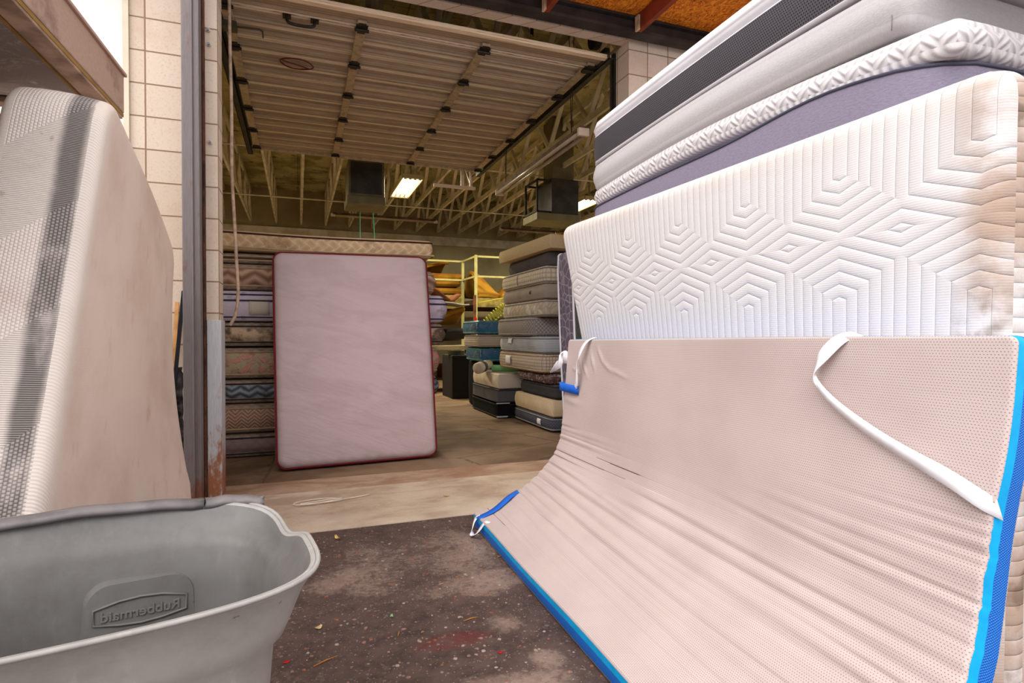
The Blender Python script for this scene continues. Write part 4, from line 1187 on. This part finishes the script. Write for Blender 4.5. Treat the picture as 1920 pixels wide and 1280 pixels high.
def strap(name, pts, width, wd, mat, k=3, label=None):
    o = ribbon(name, pts, width, wd, mat, rt, .0018, k)
    if label: o['label'] = label
# long white strap across the near upper corner
strap('strap', [T(1.86, TH + .012, .01), T(1.85, TH - .005, .057), T(1.82, TH - .05, .074), T(1.79, TH - .10, .082), T(1.80, TH - .145, .078), T(1.86, TH - .20, .070), T(1.97, TH - .262, .068), T(2.08, TH - .31, .068), T(2.18, TH - .345, .066), T(2.24, TH - .375, .058), T(2.266, TH - .39, .03)],
      .042, [(0, .75, .25), (0, .9, .3), (.1, .8, .5), (.5, .1, .5), (0, .25, 1), (0, .35, 1), (0, .35, 1), (0, .35, 1), (0.3, .2, 1), (.5, .1, .9), (0, .3, 1)], WEB, label='long white carrying strap at the near corner')
# far upper corner: white strap, blue strap and white care tag
strap('strap', [T(.29, TH + .012, .01), T(.28, TH - .01, .057), T(.25, TH - .07, .074), T(.225, TH - .13, .078), T(.215, TH - .19, .074), T(.20, TH - .255, .062), T(.17, TH - .275, .052)],
      .040, [(.1, 1, 0), (.1, 1, 0), (.1, 1, .1), (.5, .4, .2), (.1, .9, .1), (.1, 1, 0), (.1, 1, 0.1)], WEB, label='white strap hanging over the far corner')
strap('strap', [T(.20, TH - .285, .048), T(.13, TH - .282, .062), T(.04, TH - .278, .067), T(-.02, TH - .275, .075), T(-.035, TH - .275, .02), T(-.01, TH - .275, -.01)], .048, [(0, 0, 1)] * 6, WEBB, label='blue webbing loop wrapping the far edge')
q0 = np.array(T(-.004, TH - .11, .02))
strap('care_tag', [tuple(q0), tuple(q0 + (-.03, .01, .012)), tuple(q0 + (-.055, .0, -.012)), tuple(q0 + (-.075, .02, -.045)), tuple(q0 + (-.098, .01, -.05))], .075, [(0, .25, 1), (.1, -.2, 1), (-.1, .3, .9), (.35, -.2, .9), (.45, -.2, .8)], WHT, 1, label='crumpled white care tag')
# foot corner: blue strap and white loop
strap('strap', [T(.0, .31, .046), T(.035, .24, .064), T(.07, .16, .060), T(.10, .09, .054), T(.12, .02, .05), T(.125, -.004, .042)], .05, [(.35, -.9, .1)] * 6, WEBB, label='blue webbing strap across the foot corner')
fo = lambda dx, dy, z: (.905 - dx, 3.03 - dy, z)
strap('strap', [T(.10, .012, .048), fo(.022, .10, .085), fo(.045, .115, .035), fo(.055, .14, .014), fo(.05, .165, .016), fo(.03, .19, .045), T(.21, .008, .052), T(.225, .03, .047)], .026, [(.1, 1, .2), (.1, 1, .2), (.2, 1, .3), (1, .2, 0), (1, .0, .2), (.2, 1, .3), (.1, 1, .2), (.1, 1, .2)], WEB, label='small white loop at the foot corner')

# ---------------------------------------------------------------- left foreground: knitted mattress standing on end
def knit():
    a = M('dirty_knit_border', .9, 0, .15)
    u, v = a.uv(); co = a.vec(u, v)          # v: 0 at the hidden side, .27 at the beige side
    diag = ((u * 1.0 + v * .9) / .62).frac().gt(.5)
    p = .0095
    dots = ((u * (math.pi / p) + ((v / p).floor()) * (math.pi * .5)).sin().abs() * (v * (math.pi / p)).sin().abs()).pow(.6)
    ribs = (u * (2 * math.pi / .0055)).sin() * .5 + .5
    nd = 1.0 - diag
    h = dots * diag + ribs * nd
    c = a.mix(h, rgb(236, 220, 210), rgb(250, 240, 234))
    n = a.noise(5, co, detail=6, rough=.65)
    c = a.mix(n.sm(.5, .75) * .35, c, rgb(200, 170, 150))
    band = ((v - .200 + (n - .5) * .03).abs()).sm(.046, .018)
    n3 = a.noise(9, a.vec(u * .6, v), detail=5)
    streak = band * (n3.sm(.2, .5)) * u.sm(.0, .1)
    c = a.mix(streak * (.95 - h * .35), c, rgb(84, 78, 78))
    sp = a.noise(11, co, detail=3).sm(.66, .72)
    c = a.mix(sp * .4, c, rgb(130, 100, 84))
    a.color(c); a.bump(h * 1.0 + n * .8, .0022)
    return a.done()
KNIT = knit()
def beige_side():
    a = M('dusty_beige_backing', .9, 0, .15)
    u, v = a.uv(); co = a.vec(u, v)
    n = a.noise(1.8, co, detail=6, rough=.6); tw = ((u + v) * 700).sin() * .5 + .5
    n2 = a.noise(9, a.vec(u, v * .5), detail=4)
    c = a.mix(n.sm(.4, .68), rgb(236, 218, 206), rgb(222, 200, 186))
    c = a.mix(n2.sm(.6, .75) * .3, c, rgb(188, 140, 112))
    rim = u.sm(.10, .02)
    c = a.mix(rim * .6, c, rgb(238, 230, 222))
    a.color(c); a.bump(tw * .15 + n * 1.5, .006)
    return a.done()
BSIDE = beige_side()
LW = 1.55; LH = 1.78
# centre-surface corners: near-bottom, far-bottom, near-top, far-top
l00 = np.array([-.80, 1.66, .012]); l10 = np.array([-.70, 3.80, .02]); l01 = np.array([-.700, 2.20, 1.875]); l11 = np.array([-.795, 3.78, 1.62])
def Sl(x, y):
    a_ = x / LW; b_ = y / LH
    a = a_[..., None]; b = b_[..., None]
    P = l00 * (1 - a) * (1 - b) + l10 * a * (1 - b) + l01 * (1 - a) * b + l11 * a * b
    # the far upper corner slumps and the far edge waves a little
    dz = -.30 * np.clip((a_ - .35) / .65, 0, 1.2) ** 2 * np.clip((b_ - .55) / .45, 0, 1.2) ** 2 * 0.25
    dx = -.055 * np.sin(np.clip(b_, 0, 1) * math.pi) * a_
    return P + np.stack([dx, 0 * dx, dz], -1)
def dl(x, y):
    r = np.random.RandomState(8); d = np.zeros_like(x)
    for k in range(9):
        x0 = .5 + r.rand() * 1.0; an = 1.0 + r.randn() * .25
        uu = (x - x0) * math.cos(an) + (y - .12) * math.sin(an); vv = -(x - x0) * math.sin(an) + (y - .12) * math.cos(an)
        d += .006 * np.exp(-(uu / .22) ** 2) * np.exp(-(vv / .02) ** 2)
    d -= .004 * np.exp(-((y - 1.2) / .03) ** 2) * np.exp(-((x - .2) / .15) ** 2)
    return d
sll = Slab(Sl, LW, LH, .27, .13, .035, 50, 60, .0, .006, dl, band=(0, .1, .25, .45, .65, .85, 1))
rl = root('mattress', (-.75, 2.7, 0), 'dusty knit-sided mattress with a dark grimy streak standing behind the bin', 'mattress')
sll.body('body', BSIDE, KNIT, rl)

# ---------------------------------------------------------------- left: pile with overhanging box spring
m_bs = fabric('dusty_pink_box_cloth', rgb(196, 166, 150), rgb(180, 150, 134), 'weave', .03, .003, rgb(110, 86, 74), .7, 3.0, .5, .66)
m_under = M('grimy_dust_cover', .95, 0, .1)
xx, yy, zz = m_under.ob(); nu = m_under.noise(9, detail=7, rough=.75, dist=.6)
m_under.color(m_under.mix(nu.sm(.48, .7), rgb(158, 146, 140), rgb(222, 212, 206))); m_under.bump(nu, .01); m_under = m_under.done()
RAILW = plain('grimy_pine_rail', rgb(196, 164, 140), .8, 0, .2, 7)
flat('brown quilted mattress on the ground at the far left, lowest under the box spring', -2.25, 1.55, .005, 1.2, 1.1, .95, fabric('brown_quilt', rgb(140, 112, 98), rgb(112, 88, 76), 'diamond', .2, .004), m_bs, None, rc=.06, re=.03, nx=6, ny=6)
flat('brown quilted mattress directly under the box spring at the far left', -2.22, 1.58, .958, 1.2, 1.1, 1.0, fabric('brown_quilt_upper', rgb(140, 112, 98), rgb(112, 88, 76), 'diamond', .2, .004), m_bs, None, rc=.06, re=.03, nx=6, ny=6)
bs = root('box_spring', (-1.3, 2.2, 1.98), 'dusty pink box spring seen from below, overhanging at the top left', 'box spring')
bx0, bx1, by0, by1 = -2.1, -.685, .9, 2.86
def ang(x, y): # yaw by 2.2 degrees about the far right corner
    c, s_ = math.cos(math.radians(-2.2)), math.sin(math.radians(-2.2)); dx, dy = x - bx1, y - by1
    return bx1 + dx * c - dy * s_, by1 + dx * s_ + dy * c
def rbox(mb, x0, y0, z0, x1, y1, z1, bev=0.0):
    n0 = len(mb.v); mb.box((x0, y0, z0), (x1, y1, z1), bev=bev)
    for i in range(n0, len(mb.v)):
        x, y, z = mb.v[i]; x, y = ang(x, y); mb.v[i] = (x, y, z)
mb = MB(); rbox(mb, bx1 - .02, by0, 2.0, bx1, by1, 2.16, .006); rbox(mb, bx0, by1 - .02, 2.0, bx1 - .021, by1, 2.16, .004); rbox(mb, bx0, by0, 2.0, bx0 + .02, by1 - .021, 2.16, .004); rbox(mb, bx0 + .02, by0, 2.0, bx1 - .021, by0 + .02, 2.16, .004)
o = mb.build('side_cloth', m_bs, bs)
ul = o.data.uv_layers.new(name='UVMap')
for lp in o.data.loops:
    p = o.data.vertices[lp.vertex_index].co; ul.data[lp.index].uv = (p.x + p.y, p.z)
mb = MB(); rbox(mb, bx1 - .075, by0, 1.975, bx1 - .005, by1 - .004, 1.999, .004); rbox(mb, bx0, by1 - .07, 1.975, bx1 - .08, by1 - .004, 1.999, .004); mb.build('wooden_rail', RAILW, bs)
mb = MB(); rbox(mb, bx1 - .012, by0, 1.985, bx1 - .003, by1, 1.999); rbox(mb, bx1 - .085, by0, 1.97, bx1 - .078, by1 - .05, 1.986); mb.build('binding', plain('ochre_binding', rgb(160, 122, 66), .8, 0, .1, 8), bs)
v = []; f = []
nx_, ny_ = 30, 40
for i in range(nx_ + 1):
    for j in range(ny_ + 1):
        x = bx0 + .02 + (bx1 - .10 - bx0) * i / nx_; y = by0 + .02 + (by1 - .1 - by0) * j / ny_
        e = min(i, nx_ - i, j, ny_ - j) / 6.0; e = min(1, e)
        z = 1.998 - .012 * e * (1 + math.sin(y * 17 + math.sin(x * 5) * 2)) - .01 * e * abs(math.sin(x * 11 + y * 4))
        X_, Y_ = ang(x, y); v.append((X_, Y_, z))
for i in range(nx_):
    for j in range(ny_):
        a = i * (ny_ + 1) + j; f.append((a, a + 1, a + ny_ + 2, a + ny_ + 1))
obj('dust_cover', v, f, m_under, bs)['label'] = 'dark grimy sagging dust cover'
mb = MB(); rbox(mb, bx0 + .02, by0 + .02, 2.165, bx1 - .01, by1 - .01, 2.19, .006); mb.build('top_panel', m_bs, bs)
mb = MB(); rbox(mb, bx1 - .004, by0, 2.155, bx1 + .01, by1 + .006, 2.168, .003); mb.build('edge_piping', m_bs, bs)

# things leaning between the mattress and the post
tag(MB().bar((-.676, 4.12, 1.34), (-.765, 3.93, .02), .020, .020).build('metal_bar', plain('black_metal_bar', rgb(32, 34, 42), .4, .3, .1, 10)), 'thin black metal bar leaning on the block wall beside the steel post', 'bar')
tag(MB().bar((-.715, 4.14, 1.27), (-.76, 4.0, .01), .022, .012).build('wood_lath', plain('raw_orange_lath', rgb(226, 166, 104), .8, 0, .12, 8)), 'thin pale wooden lath leaning on the block wall behind the black bar', 'lath')
FELT = plain('torn_grey_felt', rgb(100, 92, 92), .95, 0, .3, 18, bump=.004)
v = []; f = []
rs = np.random.RandomState(4); N2 = 34
for i in range(N2 + 1):
    t = i / N2; z = .86 - t * .84; cx_ = -.700 - .012 * math.sin(t * 5) + .02 * t; hw = .026 + .008 * rs.rand() if i > 1 else .014
    for dx, dy in ((-hw, 0), (min(.024, hw * (.8 + .4 * rs.rand())), .004), (hw * .8, .02), (-hw, .016)): v.append((cx_ + dx, 4.10 - .06 * t + dy + .006 * rs.rand(), z))
for i in range(N2):
    for q in range(4): f.append((i * 4 + q, i * 4 + (q + 1) % 4, i * 4 + 4 + (q + 1) % 4, i * 4 + 4 + q))
f += [(3, 2, 1, 0), tuple(4 * N2 + q for q in range(4))]
tag(obj('felt_strip', v, f, FELT, smooth=False), 'ragged grey felt strip hanging against the wall beside the steel post', 'felt strip')

# ---------------------------------------------------------------- grey plastic bin
def binmat(name='scuffed_grey_plastic', k=1.0):
    a = M(name, .42, 0, .4)
    x, y, z = a.ob()
    n = a.noise(5, detail=7, rough=.7); n2 = a.noise(22, a.vec(x, y, z * .3), detail=6, rough=.7); n3 = a.noise(45, detail=2)
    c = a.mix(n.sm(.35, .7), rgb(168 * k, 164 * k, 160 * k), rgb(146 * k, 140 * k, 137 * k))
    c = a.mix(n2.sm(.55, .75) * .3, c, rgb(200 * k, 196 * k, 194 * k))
    c = a.mix(n3.sm(.72, .76) * .6, c, rgb(96, 74, 62))
    c = a.mix(a.noise(3, detail=5).sm(.56, .72) * .3, c, rgb(128, 112, 102))
    a.color(c); a.rough(n2 * .3 + .3); a.bump(n3 * .15 + n2 * .3, .001)
    return a.done()
BIN = binmat()
BINI = binmat('shaded_grimy_plastic', .66)  # darker copy of the plastic: shade inside the tub painted in, plus dirt
yw = math.radians(9); bc_ = np.array([-.44, 1.20]); HA, HB = .46, .285
ex_ = np.array([math.cos(yw), math.sin(yw)]); ey_ = np.array([-math.sin(yw), math.cos(yw)])
NB = 120
def bin_ring(inset, z, wave=0.0, back=0.0, r0=.15):
    """rounded rectangle outline; wave scales the rim's rise and dip"""
    pts = []
    for i in range(NB):
        a = 2 * math.pi * i / NB
        n = 4.2
        c, s_ = math.cos(a), math.sin(a)
        k = (abs(c) ** n + abs(s_) ** n) ** (-1 / n)
        lx = (HA - inset) * c * k; ly = (HB - inset) * s_ * k
        ly += (.035 * (1 - (lx / HA) ** 2)) * (1 if s_ > 0 else -.35) * max(0, abs(s_)) ** .5
        lx_n = lx / HA; ly_n = ly / HB
        zz = z + wave * (.022 * (max(0, ly_n) ** 2) * (1 - .5 * lx_n ** 2) - .030 * math.exp(-((a - .42) / .28) ** 2) + .006 * math.exp(-((a + .3) / .3) ** 2) - .01 * math.exp(-((a - math.pi) / .4) ** 2))
        lx += wave * (-.018 * math.exp(-((a - .42) / .25) ** 2))
        p = bc_ + ex_ * lx + ey_ * ly
        pts.append((p[0], p[1], zz))
    return pts
outer = [(.150, .004, 0), (.115, .02, 0), (.105, .10, 0), (.080, .40, 0), (.072, .50, 0), (.052, .525, 0), (.040, .555, .4), (.022, .605, .8), (.004, .636, 1), (.0, .642, 1), (.0, .648, 1)]
inner = [(.006, .650, 1), (.010, .645, 1), (.020, .630, .95), (.028, .612, .8), (.050, .598, .5), (.064, .578, .2), (.075, .50, 0), (.090, .40, 0), (.115, .12, 0), (.130, .03, 0), (.165, .02, 0)]
rings = [bin_ring(*q) for q in outer + inner]
v = [p for rg_ in rings for p in rg_]; f = []
for k in range(len(rings) - 1):
    for i in range(NB):
        f.append((k * NB + i, k * NB + (i + 1) % NB, (k + 1) * NB + (i + 1) % NB, (k + 1) * NB + i))
v.append((bc_[0], bc_[1], .004)); v.append((bc_[0], bc_[1], .02))
for i in range(NB):
    f.append((len(v) - 2, (i + 1) % NB, i)); b0 = (len(rings) - 1) * NB; f.append((len(v) - 1, b0 + i, b0 + (i + 1) % NB))
rb = root('plastic_bin', (bc_[0], bc_[1], 0), 'large scuffed grey plastic bin with a broken rim in the left foreground', 'bin')
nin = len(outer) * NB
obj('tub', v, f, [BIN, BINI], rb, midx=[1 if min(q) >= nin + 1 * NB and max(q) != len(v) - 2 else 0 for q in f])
# ribs round the outside
for zz, ins in ((.648, -.003),):
    rp = bin_ring(ins, zz, 1)
    tv, tf = tube_geo(rp, .0045, 6, True); obj('rim_bead', tv, tf, BIN, rb)
def bin_pt(lx, ly, z): p = bc_ + ex_ * lx + ey_ * ly; return (p[0], p[1], z)
# moulded panel inside the back wall, with a lozenge and worn lettering
inn = HB - .085 + .03
def panel_poly(cx, w0, w1, z0, z1, r, dep, n=8):
    pts = []
    for (x, z, a0) in ((cx + w1 - r, z1 - r, 0), (cx - w1 + r, z1 - r, 90)):
        for i in range(n + 1):
            a = math.radians(a0 + 90 * i / n); pts.append((x + r * math.cos(a), z + r * math.sin(a)))
    pts += [(cx - w0, z0), (cx + w0, z0)]
    return pts
def wall_y(z): return HB - (.066 + (.575 - z) * .13) + .033
def extrude(poly, dep0, dep1, inset):
    c = np.mean(poly, axis=0)
    v = [bin_pt(x, wall_y(z) - dep0, z) for x, z in poly]
    q = [(c[0] + (x - c[0]) * inset, c[1] + (z - c[1]) * inset) for x, z in poly]
    v += [bin_pt(x, wall_y(z) - dep1, z) for x, z in q]
    n = len(poly); f = [(i, (i + 1) % n, n + (i + 1) % n, n + i) for i in range(n)] + [tuple(range(n, 2 * n)), tuple(range(n - 1, -1, -1))]
    return v, f
PC = .155
pv, pf = extrude(panel_poly(PC, .12, .11, .20, .537, .05, 0), -.01, .022, .90)
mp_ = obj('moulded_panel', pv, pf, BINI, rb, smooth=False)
lz = [(PC + .085 * math.cos(a) * 1.0, .395 + (.028 if math.sin(a) > 0 else .024) * math.sin(a) * (1 - .25 * abs(math.cos(a)))) for a in np.linspace(0, 2 * math.pi, 37)[:-1]]
lz = [(PC - .085, .378), (PC - .085, .408), (PC - .04, .418), (PC, .421), (PC + .04, .418), (PC + .085, .408), (PC + .085, .378), (PC + .04, .370), (PC, .367), (PC - .04, .370)]
tv, tf = tube_geo([bin_pt(x, wall_y(z + .078) - .0235, z + .078) for x, z in lz], .0028, 6, True)
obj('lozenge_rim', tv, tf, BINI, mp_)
tx = bpy.data.curves.new('lettering', 'FONT'); tx.body = 'Rubbermaid'; tx.size = .030; tx.extrude = .0018; tx.align_x = 'CENTER'; tx.bevel_depth = .0006
to = bpy.data.objects.new('lettering_tmp', tx); COL.objects.link(to)
bpy.context.view_layer.update()
dg_ = bpy.context.evaluated_depsgraph_get(); tme = bpy.data.meshes.new_from_object(to.evaluated_get(dg_))
tv = [bin_pt(PC - q.co.x, wall_y(.460 + q.co.y) - .0238 - q.co.z * .5, .460 + q.co.y * .9) for q in tme.vertices]; tf = [tuple(p.vertices) for p in tme.polygons]
bpy.data.objects.remove(to); bpy.data.meshes.remove(tme)
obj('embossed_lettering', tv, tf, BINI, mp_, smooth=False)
# broken rim strip lying over the back edge
def rimstrip(name, xa, xb, mat, seed, lift):
    v = []; f = []; n = 26; rr = np.random.RandomState(seed)
    prof = [(-.022, -.020), (-.024, -.002), (-.010, .010), (.012, .012), (.020, .004), (.018, .001), (.010, .007), (-.008, .005), (-.018, -.004), (-.017, -.018)]
    for i in range(n + 1):
        t = i / n; lx = xa + (xb - xa) * t
        ly = HB + .035 * (1 - (lx / HA) ** 2) - .012
        ly -= .03 * max(0, (abs(lx) / HA) - .75) / .25
        z = .648 + .022 * (1 - .5 * (lx / HA) ** 2) + lift * math.sin(math.pi * t) + .004 * rr.rand() * (i in (0, n))
        for a, b in prof:
            v.append(bin_pt(lx + .012 * rr.rand() * (i in (0, n)), ly + a * .8, z + b * .62 + .0012 * math.sin(i * .6 + seed)))
    m = len(prof)
    for i in range(n):
        for k in range(m): f.append((i * m + k, i * m + (k + 1) % m, (i + 1) * m + (k + 1) % m, (i + 1) * m + k))
    f += [tuple(range(m - 1, -1, -1)), tuple(n * m + k for k in range(m))]
    return obj(name, v, f, mat, rb)
RIMG = plain('dark_grey_plastic', rgb(124, 118, 118), .4, 0, .12, 14)
rimstrip('rim_strip', -.14, .27, RIMG, 1, .008)['label'] = 'long broken strip of the folded rim'
rimstrip('rim_strip', .275, .40, RIMG, 2, .004)['label'] = 'short broken strip of the rim'

# ---------------------------------------------------------------- small things on the ground
WIRE = plain('cream_wire', rgb(226, 212, 196), .6, 0, .05, 10)
wp = []
for i in range(90):
    t = i / 89; a = t * 2 * math.pi * 1.9
    wp.append((.10 + (.15 - .03 * t) * math.cos(a + .4) + .05 * t, 3.80 + (.045 + .025 * math.sin(a * .5)) * math.sin(a + 1.0) + .02 * math.sin(a * .5), .011 + .004 * (i % 2) * 0 + .006 * abs(math.sin(a * .5))))
wp += [(.36, 3.83, .012), (.44, 3.87, .010)]
tag(MB().tube(smooth_pts(wp, 1), .0035, 6).build('wire_coil', WIRE, smooth=True), 'loose coil of cream wire lying on the concrete apron', 'wire')
# scattered pebbles and grit on the asphalt
import bmesh
rs = np.random.RandomState(2)
ico = bmesh.new(); bmesh.ops.create_icosphere(ico, subdivisions=1, radius=1); iv = [tuple(q.co) for q in ico.verts]; ico.verts.index_update(); iff = [tuple(q.index for q in fc.verts) for fc in ico.faces]; ico.free()
pm = [plain('pebble_pink', rgb(150, 112, 100), .8, 0, .1, 30), plain('pebble_pale', rgb(166, 148, 136), .8, 0, .1, 30), plain('pebble_grey', rgb(104, 96, 98), .8, 0, .1, 30), plain('pebble_rust', rgb(150, 92, 66), .8, 0, .1, 30)]
mb = MB()
for i in range(2600):
    y = 1.0 + 2.2 * rs.rand(); x = -.35 + 1.35 * rs.rand()
    s = .0012 + .0048 * rs.rand() ** 4
    sc = (s * (1 + rs.rand()), s * (1 + .6 * rs.rand()), s * .6); a = rs.rand() * 6.3; c, s_ = math.cos(a), math.sin(a)
    mb.add([(x + (p[0] * sc[0] * c - p[1] * sc[1] * s_), y + (p[0] * sc[0] * s_ + p[1] * sc[1] * c), .0005 + p[2] * sc[2]) for p in iv], iff, rs.randint(4))
tag(mb.build('pebbles', pm), 'small pink and grey pebbles and grit scattered over the dark asphalt', 'pebbles', None, 'stuff')
LEAF = plain('dry_leaf', rgb(222, 190, 120), .8, 0, .12, 40); TWIG = plain('dry_twig', rgb(176, 116, 58), .8, 0, .1, 40)
GL = plain('green_scrap', rgb(140, 176, 130), .6, 0, .1, 30); RC = plain('red_chip', rgb(200, 30, 40), .5, 0, .1, 30); PAP = plain('paper_chip', rgb(238, 206, 150), .8, 0, .1, 30)
def leaf(x, y, z, L, w, a, mat, label, name, cat, curl=.006):
    v = []; f = []; n = 6
    for i in range(n + 1):
        t = i / n; ww = w * math.sin(math.pi * min(max(t, .06), .94)) ** .7
        for s_ in (-1, 0, 1):
            lx = (t - .5) * L; ly = s_ * ww / 2
            v.append((x + lx * math.cos(a) - ly * math.sin(a), y + lx * math.sin(a) + ly * math.cos(a), z + .0015 + curl * (abs(s_) * .6 + (2 * t - 1) ** 2)))
    m = len(v); v += [(p[0], p[1], p[2] - .0012) for p in v]
    for i in range(n):
        for k in range(2):
            q = i * 3 + k; f.append((q, q + 3, q + 4, q + 1)); f.append((m + q, m + q + 1, m + q + 4, m + q + 3))
    for i in range(n):
        f.append((i * 3, m + i * 3, m + i * 3 + 3, i * 3 + 3)); f.append((i * 3 + 2, i * 3 + 5, m + i * 3 + 5, m + i * 3 + 2))
    tag(obj(name, v, f, mat), label, cat)
leaf(.186, 3.10, 0, .05, .022, 1.9, LEAF, 'curled dry leaf on the asphalt just below the apron edge', 'dry_leaf', 'leaf', .012)
leaf(.905, 3.66, .004, .035, .02, .1, LEAF, 'small yellow leaf on the concrete apron near the blue strap', 'dry_leaf', 'leaf')
leaf(.065, 2.18, 0, .028, .022, .6, PAP, 'cream chip on the asphalt right of the bin', 'chip', 'chip')
leaf(.325, 2.17, 0, .018, .014, 1.2, GL, 'small green glass-like chip in the middle of the asphalt', 'chip', 'chip')
leaf(-.04, 1.99, 0, .022, .014, .3, RC, 'red chip on the asphalt close to the bin', 'chip', 'chip', .002)
leaf(.63, 1.80, 0, .018, .012, .2, RC, 'red chip on the asphalt near the blue edge of the topper', 'chip', 'chip', .002)
for (x, y, L, a, lb) in [(.08, 1.95, .085, .45, 'long brown twig on the asphalt left of centre'), (-.03, 1.68, .07, -.15, 'straw-coloured twig beside the foot of the bin'), (.60, 2.05, .06, .2, 'thin brown twig lying right of the green chip'),
                         (.33, 2.04, .03, 1.3, 'short dark twig just below the green chip'), (.90, 3.0 - .42, .03, .4, 'tiny orange twig beside the blue edge of the topper'), (.31, 1.72, .035, 1.4, 'upright-looking orange twig between the two red chips')]:
    dx, dy = L / 2 * math.cos(a), L / 2 * math.sin(a)
    tag(MB().tube([(x - dx, y - dy, .003), (x + .002, y + .003, .004), (x + dx, y + dy, .003)], [.0016, .0026, .0012], 6).build('twig', TWIG), lb, 'twig', None)
